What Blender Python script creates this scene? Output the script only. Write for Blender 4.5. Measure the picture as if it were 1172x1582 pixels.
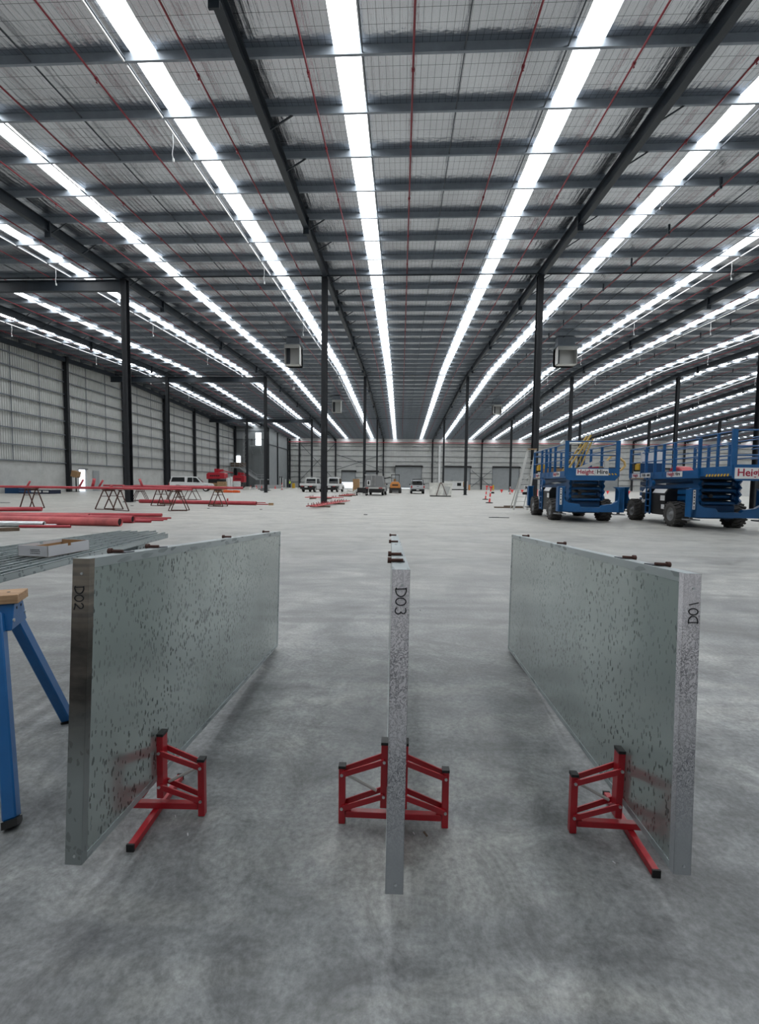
import bpy, bmesh, math, random
import numpy as np
from mathutils import Vector, Matrix, Euler
random.seed(7)
for o in list(bpy.data.objects): bpy.data.objects.remove(o)
SC = bpy.context.scene
COL = SC.collection
PI = math.pi
# ---------------------------------------------------------------- camera
S = 0.86                                   # everything below is laid out at h=1.5 and scaled to true size at the end
FPX, W, H = 715.0, 1172.0, 1582.0
CAM = np.array([0, 0, 1.5])
_d = np.array([619 - W/2, -(747 - H/2), -FPX]); _d /= np.linalg.norm(_d)
_u = np.array([math.sin(.0145), math.cos(.0145), 0]); _u -= _d*_u.dot(_d); _u /= np.linalg.norm(_u)
R = np.stack([np.cross(_d, _u), _d, _u], 1)  # camera <- world
cd = bpy.data.cameras.new('camera'); cam = bpy.data.objects.new('camera', cd); COL.objects.link(cam)
cd.sensor_fit = 'VERTICAL'; cd.sensor_height = 24; cd.lens = FPX/H*24; cd.clip_end = 600; cd.clip_start = .05
M4 = Matrix([list(R[i]) for i in range(3)]).transposed().to_4x4(); M4.translation = Vector(CAM)
M4 = Matrix.Translation(Vector(CAM)) @ Matrix([list(r) for r in R.T]).to_4x4()
cam.matrix_world = M4
SC.camera = cam
def ray(px, py): return R.T @ np.array([px - W/2, -(py - H/2), -FPX])
def P(px, py, z=0.0):
    v = ray(px, py); t = (z - 1.5)/v[2]; return Vector(CAM + t*v)
def Q(px, py, Y):
    v = ray(px, py); t = Y/v[1]; return Vector(CAM + t*v)
# ---------------------------------------------------------------- world, exposure
wd = bpy.data.worlds.new('sky'); SC.world = wd; wd.use_nodes = True
bg = wd.node_tree.nodes['Background']; bg.inputs[0].default_value = (.80, .88, 1, 1); bg.inputs[1].default_value = 1.6
SKY_L = 6.6                                 # luminance of the translucent roof sheets under a bright overcast sky
SC.view_settings.view_transform = 'Standard'; SC.view_settings.look = 'None'
SC.view_settings.exposure = 0.76; SC.view_settings.gamma = 1; SC.view_settings.use_curve_mapping = False

# ---------------------------------------------------------------- materials
def mat(name, col, rough=.6, metal=0., spec=.5, emit=None, es=0.):
    m = bpy.data.materials.new(name); m.use_nodes = True
    b = m.node_tree.nodes['Principled BSDF']
    b.inputs['Base Color'].default_value = (*col, 1); b.inputs['Roughness'].default_value = rough
    b.inputs['Metallic'].default_value = metal; b.inputs['Specular IOR Level'].default_value = spec
    if emit: b.inputs['Emission Color'].default_value = (*emit, 1); b.inputs['Emission Strength'].default_value = es
    return m
class NG:
    def __init__(s, m): s.m = m; s.t = m.node_tree; s.b = s.t.nodes['Principled BSDF']
    def n(s, ty, **kw):
        nd = s.t.nodes.new(ty)
        for k, v in kw.items():
            if k.startswith('i_'): 
                key = k[2:].replace('_', ' '); nd.inputs[key].default_value = v
            else: setattr(nd, k, v)
        return nd
    def l(s, a, b): s.t.links.new(a, b)
    def coord(s, scale=(1, 1, 1), rot=(0, 0, 0), kind='Object'):
        tc = s.n('ShaderNodeTexCoord'); mp = s.n('ShaderNodeMapping'); mp.inputs['Scale'].default_value = scale; mp.inputs['Rotation'].default_value = rot
        if kind == 'World':
            g = s.n('ShaderNodeNewGeometry'); s.l(g.outputs['Position'], mp.inputs[0])
        else: s.l(tc.outputs[kind], mp.inputs[0])
        return mp.outputs[0]
    def noise(s, vec, scale, detail=4, rough=.55, dist=0):
        nd = s.n('ShaderNodeTexNoise'); nd.inputs['Scale'].default_value = scale; nd.inputs['Detail'].default_value = detail
        nd.inputs['Roughness'].default_value = rough; nd.inputs['Distortion'].default_value = dist; s.l(vec, nd.inputs['Vector']); return nd.outputs[0]
    def ramp(s, fac, stops):
        r = s.n('ShaderNodeValToRGB'); el = r.color_ramp.elements
        while len(el) < len(stops): el.new(.5)
        for e, (p, c) in zip(el, stops): e.position = p; e.color = (*c, 1) if len(c) == 3 else c
        s.l(fac, r.inputs[0]); return r.outputs[0]
    def mix(s, fac, a, b, mode='MIX'):
        m = s.n('ShaderNodeMix', data_type='RGBA', blend_type=mode)
        for sock, v in ((m.inputs[0], fac), (m.inputs[6], a), (m.inputs[7], b)):
            if hasattr(v, 'type') and hasattr(v, 'links'): s.l(v, sock)
            else: sock.default_value = v if not isinstance(v, tuple) else (*v, 1)[:4]
        return m.outputs[2]
    def math(s, op, a, b=0.):
        m = s.n('ShaderNodeMath', operation=op)
        for sock, v in ((m.inputs[0], a), (m.inputs[1], b)):
            if hasattr(v, 'links'): s.l(v, sock)
            else: sock.default_value = v
        return m.outputs[0]
    def bump(s, h, strength=.3, dist=.01, prev=None):
        b = s.n('ShaderNodeBump'); b.inputs['Strength'].default_value = strength; b.inputs['Distance'].default_value = dist; s.l(h, b.inputs['Height'])
        if prev is not None: s.l(prev, b.inputs['Normal'])
        return b.outputs[0]
G3 = lambda v: (v, v, v)
# polished, dusty concrete floor
m_floor = mat('concrete_floor', (.3, .3, .3), .42); g = NG(m_floor)
v = g.coord(kind='World')
n1 = g.noise(v, .8, 7, .62, .8); n2 = g.noise(v, 3.4, 10, .74, 1.3); n3 = g.noise(v, 45, 4, .7)
vs = g.coord((.35, 1.6, 1), (0, 0, .25), 'World'); n4 = g.noise(vs, 1.3, 7, .6, 1.4)
c1 = g.ramp(n1, [(.34, (.150, .158, .164)), (.5, (.24, .25, .255)), (.66, (.36, .368, .362))])
c2 = g.ramp(n2, [(.34, G3(.50)), (.5, G3(.98)), (.66, G3(1.40))])
c = g.mix(.85, c1, c2, 'MULTIPLY')
c4 = g.ramp(n4, [(.38, G3(.62)), (.52, G3(1.0)), (.62, (1.25, 1.23, 1.18))]); c = g.mix(.7, c, c4, 'MULTIPLY')
c3 = g.ramp(n3, [(.3, G3(.66)), (.7, G3(1.32))]); c = g.mix(.9, c, c3, 'MULTIPLY')
# beige dust with distance; the far slab's brighter sheen is put into the colour
sx = g.n('ShaderNodeSeparateXYZ'); g.l(v, sx.inputs[0])
yy = g.math('ADD', sx.outputs[1], g.math('MULTIPLY', g.noise(v, .16, 4), 7.0))
dust_sheen = g.n('ShaderNodeMapRange'); dust_sheen.inputs[1].default_value = 5.0; dust_sheen.inputs[2].default_value = 19.0; g.l(yy, dust_sheen.inputs[0])
dn = g.ramp(g.noise(g.coord((.6, 1.3, 1), kind='World'), .9, 9, .72, 1.0), [(.34, (.31, .305, .288)), (.5, (.43, .42, .385)), (.66, (.52, .505, .46))])
c = g.mix(g.math('MULTIPLY', dust_sheen.outputs[0], .9), c, dn)
g.l(c, g.b.inputs['Base Color'])
g.l(g.ramp(n2, [(.35, G3(.34)), (.65, G3(.58))]), g.b.inputs['Roughness'])
g.l(g.bump(n2, .12, .01, g.bump(n3, .08, .002)), g.b.inputs['Normal'])
# foil faced insulation over wire mesh
def foil():
    m = mat('foil_insulation', (.66, .68, .70), .2, 1.0); g = NG(m); v = g.coord(kind='World')
    def wires(axis, pitch, w):
        sp = g.n('ShaderNodeSeparateXYZ'); g.l(v, sp.inputs[0])
        fr = g.math('FRACT', g.math('MULTIPLY', sp.outputs[axis], 1/pitch)); return g.math('LESS_THAN', fr, w)
    wx = wires(0, .20, .05); wy = wires(1, .42, .03); w = g.math('MAXIMUM', wx, wy)
    nz = g.noise(g.coord((9, .7, 1), kind='World'), 1.0, 4)
    nq = g.noise(g.coord((4, 14, 1), kind='World'), 1.0, 3)
    big = g.noise(v, .35, 3)
    c = g.ramp(big, [(.3, (.53, .55, .59)), (.7, (.70, .73, .78))])
    c = g.mix(w, c, (.16, .17, .18)); g.l(c, g.b.inputs['Base Color'])
    wv = g.n('ShaderNodeTexWave', wave_type='BANDS', bands_direction='X'); wv.inputs['Scale'].default_value = 1/.20/ (2*PI) * 2.0
    wv.inputs['Distortion'].default_value = .6; g.l(v, wv.inputs['Vector'])
    b = g.bump(wv.outputs[0], .5, .006); b = g.bump(nz, .8, .03, b); b = g.bump(nq, .5, .01, b); b = g.bump(g.noise(v, 1.1, 3), .6, .08, b)
    g.l(b, g.b.inputs['Normal']); g.b.inputs['Roughness'].default_value = .22
    return m
m_foil = foil()
def skysheet():
    m = mat('translucent_sheet', (.8, .82, .84), .5); g = NG(m); v = g.coord(kind='World')
    sp = g.n('ShaderNodeSeparateXYZ'); g.l(v, sp.inputs[0])
    fx = g.math('LESS_THAN', g.math('FRACT', g.math('MULTIPLY', sp.outputs[0], 1/.155)), .07)
    fy = g.math('LESS_THAN', g.math('FRACT', g.math('MULTIPLY', sp.outputs[1], 1/.31)), .05)
    wv = g.math('MULTIPLY', g.math('ADD', g.math('SINE', g.math('MULTIPLY', sp.outputs[0], 2*PI/.19)), 1.), .08)
    k = g.math('SUBTRACT', 1.0, g.math('ADD', wv, g.math('MULTIPLY', g.math('MAXIMUM', fx, fy), .35)))
    g.b.inputs['Emission Color'].default_value = (.95, .98, 1, 1); g.l(g.math('MULTIPLY', k, SKY_L), g.b.inputs['Emission Strength'])
    return m
m_sky = skysheet()
m_day = mat('daylight_pane', (.8, .85, .9), .4, emit=(.9, .95, 1), es=2.2)
def speck(name, col, rough, metal, amt=.25, sc=3., bump=.1):
    m = mat(name, col, rough, metal); g = NG(m); v = g.coord(kind='Object')
    n = g.noise(v, sc, 6, .65, .3); a = tuple(x*(1-amt) for x in col); b = tuple(min(1, x*(1+amt)) for x in col)
    g.l(g.ramp(n, [(.3, a), (.7, b)]), g.b.inputs['Base Color']); g.l(g.bump(n, bump, .004), g.b.inputs['Normal']); return m
m_purlin = speck('galvanised_purlin', (.27, .305, .345), .5, .3, .12, 2)
m_beam = speck('dark_painted_steel', (.022, .030, .040), .45, 0, .2, 2)
m_wgirt = speck('wall_girt_galvanised', (.16, .18, .205), .5, .2, .15, 2)
m_col = speck('black_painted_steel', (.010, .012, .016), .5, 0, .3, 2)
m_sheetw = speck('white_wall_sheet', (.50, .51, .50), .5, 0, .07, 1)
m_sheetg = speck('grey_wall_panel', (.16, .175, .18), .55, 0, .08, 1)
m_sheetg2 = speck('pale_grey_wall_panel', (.28, .30, .31), .55, 0, .08, 1)
m_girt = speck('dark_girt', (.075, .085, .10), .5, .3, .15, 2)
m_precast = speck('precast_concrete', (.45, .46, .45), .8, 0, .12, 1.2)
m_redpipe = mat('red_painted_pipe', (.42, .045, .055), .42)
def redrust():
    g = NG(m_redpipe); v = g.coord((.5, .5, 3), kind='World'); n = g.noise(v, 3, 6, .7)
    g.l(g.ramp(n, [(.28, (.28, .025, .032)), (.5, (.43, .045, .06)), (.75, (.55, .11, .12))]), g.b.inputs['Base Color'])
redrust()
m_sprink = speck('sprinkler_red', (.24, .022, .035), .4, 0, .2, 1)
m_pinkpipe = speck('dusty_red_pipe', (.52, .11, .11), .55, 0, .3, 2)
m_redtool = speck('stand_red_paint', (.40, .016, .026), .28, 0, .22, 9, .04)
m_redmach = speck('machine_red', (.42, .015, .03), .4, 0, .1)
m_rust = speck('rusty_steel', (.085, .038, .030), .75, .2, .4, 12)
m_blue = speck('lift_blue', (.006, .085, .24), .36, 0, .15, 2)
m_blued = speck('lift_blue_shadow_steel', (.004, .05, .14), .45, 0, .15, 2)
m_sawblue = speck('sawhorse_blue', (.004, .10, .30), .3, 0, .12, 8)
m_black = mat('black_plastic', (.008, .008, .009), .45)
m_rubber = speck('tyre_rubber', (.055, .052, .050), .8, 0, .35, 8)
m_carrub = mat('car_tyre', (.012, .012, .013), .8)
m_white = speck('white_paint', (.68, .69, .69), .4, 0, .06, 1)
m_dirtyw = speck('dirty_white_paint', (.66, .66, .62), .6, 0, .28, 2)
m_silver = mat('silver_paint', (.48, .50, .52), .35, .3)
m_greyb = mat('grey_canopy', (.22, .225, .23), .5, .3)
m_glass = mat('dark_glass', (.01, .013, .015), .08)
m_tail = mat('tail_lamp', (.35, .01, .015), .3)
m_chrome = mat('bright_metal', (.6, .62, .64), .3, .9)
m_alu = mat('aluminium', (.55, .55, .53), .45, .35)
m_grit = mat('stair_galvanised', (.42, .44, .45), .5, .3)
m_orange = mat('loader_orange', (.62, .24, .06), .45)
m_orangep = mat('orange_plastic', (.72, .12, .025), .5)
m_fluo = mat('bollard_orange', (.80, .05, .05), .45)
m_yel = mat('safety_yellow', (.60, .36, .02), .5)
m_ladyel = mat('ladder_yellow', (.50, .34, .08), .5)
m_palyel = mat('pale_yellow_tube', (.62, .42, .16), .5)
m_hivis = mat('hivis_lime', (.55, .75, .08), .6)
m_navy = mat('navy_cloth', (.01, .015, .04), .8)
m_skin = mat('skin', (.45, .25, .17), .6)
m_card = speck('cardboard', (.33, .20, .10), .8, 0, .12, 4)
m_cardw = speck('white_cardboard', (.60, .60, .63), .7, 0, .04, 4)
m_timber = speck('timber', (.36, .23, .12), .7, 0, .25, 8)
m_oldtimber = speck('weathered_timber', (.14, .10, .07), .8, 0, .3, 4)
m_ink = mat('black_marker', (.004, .004, .008), .5)
m_redtxt = mat('sign_crimson', (.33, .012, .045), .5)
m_greytxt = mat('sign_dark_grey', (.03, .03, .035), .5)
m_signw = mat('sign_white', (.72, .72, .72), .4)
def woodgrain():
    m = mat('sawhorse_wood', (.45, .27, .14), .6); g = NG(m); v = g.coord((2, 30, 30)); n = g.noise(v, 2, 5, .6, 1)
    g.l(g.ramp(n, [(.3, (.30, .16, .08)), (.7, (.55, .36, .21))]), g.b.inputs['Base Color']); return m
m_wood = woodgrain()
# galvanised door skins: grey-green zinc with fine elongated dark flecks
def galv(name, base, dark, fleckscale, stretch, thr, rough, metal, brown=0., worm=0):
    m = mat(name, base, rough, metal); g = NG(m)
    v = g.coord(stretch); vo = g.n('ShaderNodeTexVoronoi'); vo.inputs['Scale'].default_value = fleckscale; vo.inputs['Randomness'].default_value = 1.0
    wob = g.n('ShaderNodeVectorMath', operation='ADD'); nn = g.n('ShaderNodeTexNoise'); nn.inputs['Scale'].default_value = fleckscale*.6
    g.l(v, nn.inputs['Vector']); sc = g.n('ShaderNodeVectorMath', operation='SCALE'); sc.inputs['Scale'].default_value = 1.6/fleckscale
    g.l(nn.outputs['Color'], sc.inputs[0]); g.l(v, wob.inputs[0]); g.l(sc.outputs[0], wob.inputs[1]); g.l(wob.outputs[0], vo.inputs['Vector'])
    sp = g.n('ShaderNodeSeparateColor'); g.l(vo.outputs['Color'], sp.inputs[0])
    fl = g.math('GREATER_THAN', sp.outputs[0], thr)
    edge = g.math('LESS_THAN', vo.outputs['Distance'], .42); fl = g.math('MULTIPLY', fl, edge)
    if worm:
        wn = g.noise(g.coord((1, 1, .8)), 42, 2, .6, 3.5); fl = g.ramp(g.math('ABSOLUTE', g.math('SUBTRACT', wn, .5)), [(.025, G3(1)), (.075, G3(0))]); fl = g.math('MULTIPLY', fl, 1.0)
    big = g.noise(g.coord(), 1.2, 4, .5); lo = tuple(x*.84 for x in base); hi = tuple(min(1, x*1.12) for x in base)
    c = g.ramp(big, [(.3, lo), (.7, hi)])
    patch = g.ramp(g.noise(g.coord(), 3.2, 3, .5), [(.36, G3(.45 if worm else .25)), (.58, G3(1.0))])
    f2 = g.math('MULTIPLY', fl, patch)
    if worm:
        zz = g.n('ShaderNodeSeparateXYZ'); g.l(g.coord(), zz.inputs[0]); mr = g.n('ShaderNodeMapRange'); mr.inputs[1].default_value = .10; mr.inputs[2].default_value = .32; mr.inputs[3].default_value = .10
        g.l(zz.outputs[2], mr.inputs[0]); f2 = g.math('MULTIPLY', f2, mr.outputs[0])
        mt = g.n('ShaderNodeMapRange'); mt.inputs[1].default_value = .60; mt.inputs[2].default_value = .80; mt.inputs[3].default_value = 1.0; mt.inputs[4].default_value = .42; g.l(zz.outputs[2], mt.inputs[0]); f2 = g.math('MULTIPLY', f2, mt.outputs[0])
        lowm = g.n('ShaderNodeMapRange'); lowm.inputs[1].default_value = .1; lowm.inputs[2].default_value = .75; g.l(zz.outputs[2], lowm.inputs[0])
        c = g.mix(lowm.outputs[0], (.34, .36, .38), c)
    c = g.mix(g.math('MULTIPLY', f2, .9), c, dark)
    if brown:
        z = g.n('ShaderNodeSeparateXYZ'); g.l(g.coord(), z.inputs[0])
        up = g.n('ShaderNodeMapRange'); up.inputs[1].default_value = .32; up.inputs[2].default_value = .58; g.l(g.math('ADD', z.outputs[2], g.math('MULTIPLY', big, .2)), up.inputs[0])
        bn = g.ramp(g.noise(g.coord((1, 1, 3)), 5, 5, .6), [(.40, (.035, .030, .027)), (.7, (.12, .10, .085))])
        top = g.n('ShaderNodeMapRange'); top.inputs[1].default_value = .66; top.inputs[2].default_value = .76; g.l(z.outputs[2], top.inputs[0])
        tb_ = g.ramp(g.noise(g.coord((.3, .3, 4)), 6, 3, .5), [(.42, (.17, .15, .135)), (.58, (.34, .285, .23))]); bn = g.mix(top.outputs[0], bn, tb_)
        c = g.mix(g.math('MULTIPLY', up.outputs[0], brown), c, bn)
    g.l(c, g.b.inputs['Base Color'])
    r = g.math('ADD', g.math('MULTIPLY', f2, .10), rough); g.l(r, g.b.inputs['Roughness'])
    g.l(g.bump(sp.outputs[1], .12, .0008), g.b.inputs['Normal'])
    return m
m_face = galv('galvanised_sheet', (.47, .525, .51), (.035, .045, .047), 95, (1, 1.25, .5), .70, .15, .66)
m_end = galv('spangled_end_channel', (.92, .87, .93), (.045, .045, .065), 150, (1, 1, .7), .42, .30, .15, 0, 1)  # pinkish white of a reflection is put into the base colour, strongest on top
m_endb = galv('stained_end_channel', (.30, .33, .33), (.16, .17, .17), 60, (1, 1, .7), .7, .4, .6, .95)
m_channel = galv('galvanised_channel', (.48, .53, .54), (.25, .28, .29), 40, (1, .3, 1), .6, .35, .6)

# ---------------------------------------------------------------- mesh helpers
class MB:
    def __init__(s): s.v = []; s.f = []; s.mi = []; s.mats = []; s.cur = 0; s.smooth = []
    def m(s, mt):
        if mt not in s.mats: s.mats.append(mt)
        s.cur = s.mats.index(mt); return s
    def add(s, vs, fs, sm=False):
        o = len(s.v); s.v += [tuple(v) for v in vs]; s.f += [tuple(o+i for i in f) for f in fs]; s.mi += [s.cur]*len(fs); s.smooth += [sm]*len(fs); return s
    def box(s, c, d, rz=0, M=None):
        x, y, z = d[0]/2, d[1]/2, d[2]/2
        vs = [Vector(p) for p in ((-x,-y,-z),(x,-y,-z),(x,y,-z),(-x,y,-z),(-x,-y,z),(x,-y,z),(x,y,z),(-x,y,z))]
        Mx = Matrix.Translation(Vector(c)) @ (M if M is not None else Matrix.Rotation(rz, 4, 'Z'))
        return s.add([Mx @ p for p in vs], [(3,2,1,0),(4,5,6,7),(0,1,5,4),(1,2,6,5),(2,3,7,6),(3,0,4,7)])
    def bb(s, x0, x1, y0, y1, z0, z1): return s.box(((x0+x1)/2, (y0+y1)/2, (z0+z1)/2), (abs(x1-x0), abs(y1-y0), abs(z1-z0)))
    def bar(s, a, b, w, h, up=(0, 0, 1)):
        a, b = Vector(a), Vector(b); d = (b-a).normalized(); u = Vector(up); 
        if abs(d.dot(u)) > .99: u = Vector((0, 1, 0))
        r = d.cross(u).normalized(); u = r.cross(d).normalized(); r *= w/2; u *= h/2
        vs = [a-r-u, a+r-u, a+r+u, a-r+u, b-r-u, b+r-u, b+r+u, b-r+u]
        return s.add(vs, [(3,2,1,0),(4,5,6,7),(0,1,5,4),(1,2,6,5),(2,3,7,6),(3,0,4,7)][::1])
    def tube(s, a, b, r, n=10, r2=None, cap=True):
        a, b = Vector(a), Vector(b); d = (b-a).normalized(); r2 = r if r2 is None else r2
        u = d.orthogonal().normalized(); w = d.cross(u)
        ra = [a + (u*math.cos(2*PI*i/n) + w*math.sin(2*PI*i/n))*r for i in range(n)]
        rb = [b + (u*math.cos(2*PI*i/n) + w*math.sin(2*PI*i/n))*r2 for i in range(n)]
        s.add(ra+rb, [(i, (i+1) % n, n+(i+1) % n, n+i) for i in range(n)], True)
        if cap: s.add(ra, [tuple(range(n))[::-1]]); s.add(rb, [tuple(range(n))])
        return s
    def pipe(s, a, b, r, t=.012, n=18):          # open ended pipe with a wall
        a, b = Vector(a), Vector(b); d = (b-a).normalized(); u = d.orthogonal().normalized(); w = d.cross(u)
        rg = lambda c, q: [c + (u*math.cos(2*PI*i/n) + w*math.sin(2*PI*i/n))*q for i in range(n)]
        vs = rg(a, r)+rg(b, r)+rg(b, r-t)+rg(a, r-t)
        fs = [(k*n+i, k*n+(i+1) % n, ((k+1) % 4)*n+(i+1) % n, ((k+1) % 4)*n+i) for k in range(4) for i in range(n)]
        return s.add(vs, fs, True)
    def path(s, pts, r, n=6):
        for a, b in zip(pts[:-1], pts[1:]): s.tube(a, b, r, n)
        return s
    def prism(s, pts, axis, a0, a1):              # pts 2-D outline; axis 'x','y','z' extrusion axis
        def mk(p, q):
            return {'x': (q, p[0], p[1]), 'y': (p[0], q, p[1]), 'z': (p[0], p[1], q)}[axis]
        n = len(pts); vs = [mk(p, a0) for p in pts]+[mk(p, a1) for p in pts]
        fs = [(i, (i+1) % n, n+(i+1) % n, n+i) for i in range(n)]+[tuple(range(n))[::-1], tuple(range(n, 2*n))]
        return s.add(vs, fs)
    def lathe(s, prof, c=(0, 0, 0), axis='z', n=24):
        vs = []; c = Vector(c)
        for r, h in prof:
            for i in range(n):
                a = 2*PI*i/n; p = {'z': (r*math.cos(a), r*math.sin(a), h), 'x': (h, r*math.cos(a), r*math.sin(a)), 'y': (r*math.cos(a), h, r*math.sin(a))}[axis]
                vs.append(c+Vector(p))
        k = len(prof); fs = [(j*n+i, j*n+(i+1) % n, (j+1)*n+(i+1) % n, (j+1)*n+i) for j in range(k-1) for i in range(n)]
        return s.add(vs, fs, True)
    def build(s, name, mt=None, parent=None, bevel=0, seg=1, origin=None):
        me = bpy.data.meshes.new(name); vs = s.v
        if parent is None and origin is None and vs:
            A = np.array([tuple(v) for v in vs]); mn, mx = A.min(0), A.max(0); origin = ((mn[0]+mx[0])/2, (mn[1]+mx[1])/2, mn[2])
        if origin is not None: vs = [(v[0]-origin[0], v[1]-origin[1], v[2]-origin[2]) for v in vs]
        me.from_pydata([tuple(v) for v in vs], [], s.f)
        for x in (s.mats or [mt]): me.materials.append(x)
        if s.mats: me.polygons.foreach_set('material_index', s.mi)
        me.polygons.foreach_set('use_smooth', s.smooth)
        bm = bmesh.new(); bm.from_mesh(me); bmesh.ops.recalc_face_normals(bm, faces=bm.faces); bm.to_mesh(me); bm.free()
        o = bpy.data.objects.new(name, me); COL.objects.link(o)
        if parent is not None: o.parent = parent
        if origin is not None: o.location = origin
        if bevel:
            b = o.modifiers.new('bevel', 'BEVEL'); b.width = bevel; b.segments = seg; b.limit_method = 'ANGLE'
        return o
def tag(o, label, cat, group=None):
    o['label'] = label; o['category'] = cat
    if group: o['group'] = group
    return o
def thing(name, label, cat, loc=(0, 0, 0), rz=0, group=None):
    o = bpy.data.objects.new(name, None); o.empty_display_size = .2; COL.objects.link(o); o.location = loc; o.rotation_euler = (0, 0, rz)
    return tag(o, label, cat, group)
def struct(o): o['kind'] = 'structure'; return o
def copy_tree(o, parent=None):
    c = o.copy(); COL.objects.link(c); c.parent = parent
    for ch in o.children: copy_tree(ch, c)
    return c
def text_part(name, txt, mt, parent, loc, rot, size, extrude=.002, align='LEFT', bold=0., shear=0.):
    cu = bpy.data.curves.new('t', 'FONT'); cu.body = txt; cu.size = size; cu.extrude = extrude; cu.offset = bold; cu.align_x = align; cu.shear = shear; cu.resolution_u = 3
    t = bpy.data.objects.new('t', cu); COL.objects.link(t); bpy.context.view_layer.update()
    me = bpy.data.meshes.new_from_object(t.evaluated_get(bpy.context.evaluated_depsgraph_get())); bpy.data.objects.remove(t)
    me.materials.clear(); me.materials.append(mt); o = bpy.data.objects.new(name, me); COL.objects.link(o); o.parent = parent; o.location = loc; o.rotation_euler = rot
    return o

# ---------------------------------------------------------------- the building
XL, XR, YN, YF = -41.5, 108.0, -6.0, 134.6
RID = 65.0
def zr(y): return 13.85 + .036*(y if y < RID else 2*RID - y)     # underside of roof beams
BX = [-33.2, -19.15, -5.15, 8.95, 23.0, 37.05, 51.1, 65.15, 79.2, 93.25]
bm = MB(); bm.bb(-70, 125, -9, 175, -.25, 0)
fl = struct(bm.build('floor', m_floor))
# roof: foil sheets between translucent strips, purlins below
PY = []
y = 15.4 - 2.42*8
while y < YF: PY.append(y); y += 2.42
strips = []
for k in range(-3, 8):
    b = 8.95 + 14.07*(k) if k >= 0 else -5.15 + 14.05*(k+1)
BAYS = [(-33.2, -19.15), (-19.15, -5.15)] + list(zip(BX[2:], BX[3:]))
strips = [-36.0]
for a, b in BAYS: strips += [a+3.25, b-3.3]
strips += [BX[-1]+3.3, BX[-1]+10.7]
SWID = .84
edges = [XL-.1]
for s_ in strips: edges += [s_-SWID/2, s_+SWID/2]
edges.append(XR+.1)
prof = []
for a, b in zip([YN]+PY, PY+[YF+.2]):
    for k in range(6):
        t = k/6; yv = a+(b-a)*t; prof.append((yv, zr(yv)+.85-.065*math.sin(PI*t)**.8))
prof.append((YF+.2, zr(YF)+.85))
ceil_mb = MB(); skins = []
def roofpatch(x0, x1, pr, nx):
    vs = []; fs = []
    for yv, zv in pr:
        for i in range(nx+1): vs.append((x0+(x1-x0)*i/nx, yv, zv))
    w = nx+1
    for j in range(len(pr)-1):
        for i in range(nx): fs.append((j*w+i, (j+1)*w+i, (j+1)*w+i+1, j*w+i+1))
    return vs, fs
for i in range(0, len(edges)-1, 2):
    if i == 0: continue
    vs, fs = roofpatch(edges[i], edges[i+1], prof, 2); skins.append((vs, fs))
# the outer cladding shell is the ceiling itself, its sheets, strips and purlins are its parts
shell = MB()
spr = [(YN-.1, zr(YN)+1.25), (RID, zr(RID)+1.25), (YF+.3, zr(YF)+1.25)]
for (ya, za), (yb, zb) in zip(spr[:-1], spr[1:]):
    shell.add([(XL-.1, ya, za), (XR+.1, ya, za), (XR+.1, yb, zb), (XL-.1, yb, zb), (XL-.1, ya, za+.05), (XR+.1, ya, za+.05), (XR+.1, yb, zb+.05), (XL-.1, yb, zb+.05)],
              [(0,1,2,3),(7,6,5,4),(0,4,5,1),(2,6,7,3),(1,5,6,2),(0,3,7,4)])
ceiling = struct(shell.build('ceiling', m_sheetw, origin=(0, 0, 0)))
m0 = roofpatch(edges[0], edges[1], prof, 2); MB().add(*m0, sm=True).build('foil_sheet', m_foil, ceiling)
for vs, fs in skins: MB().add(vs, fs, sm=True).build('foil_sheet', m_foil, ceiling)
for s_ in strips:
    pr = [(YN, zr(YN)+.87), (RID, zr(RID)+.87), (YF+.2, zr(YF)+.87)]
    vs, fs = roofpatch(s_-SWID/2-.03, s_+SWID/2+.03, pr, 1); MB().add(vs, fs).build('skylight_sheet', m_sky, ceiling)
pm = MB()
pm.prism([(-.045, .0), (.05, .0), (.05, .02), (-.022, .02), (-.022, .265), (.045, .265), (.045, .28), (-.045, .28)], 'x', XL, XR)
pme = pm.build('purlin', m_purlin, ceiling)
for i, yv in enumerate(PY):
    o = pme if i == 0 else pme.copy()
    if i: COL.objects.link(o)
    o.location = (0, yv, zr(yv)+.56)
brx = []
for a in [BX[0]-14.05]+BX:
    for d in (3.75, 6.95, 10.1):
        x = a+d
        if XL+.4 < x < XR-.4: brx.append(x)
for x in brx:
    b = MB()
    for (ya, yb) in ((YN, RID), (RID, YF)): b.bar((x, ya, zr(ya)+.62), (x, yb, zr(yb)+.62), .035, .045)
    b.build('bridging_bar', m_girt, ceiling)
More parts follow.
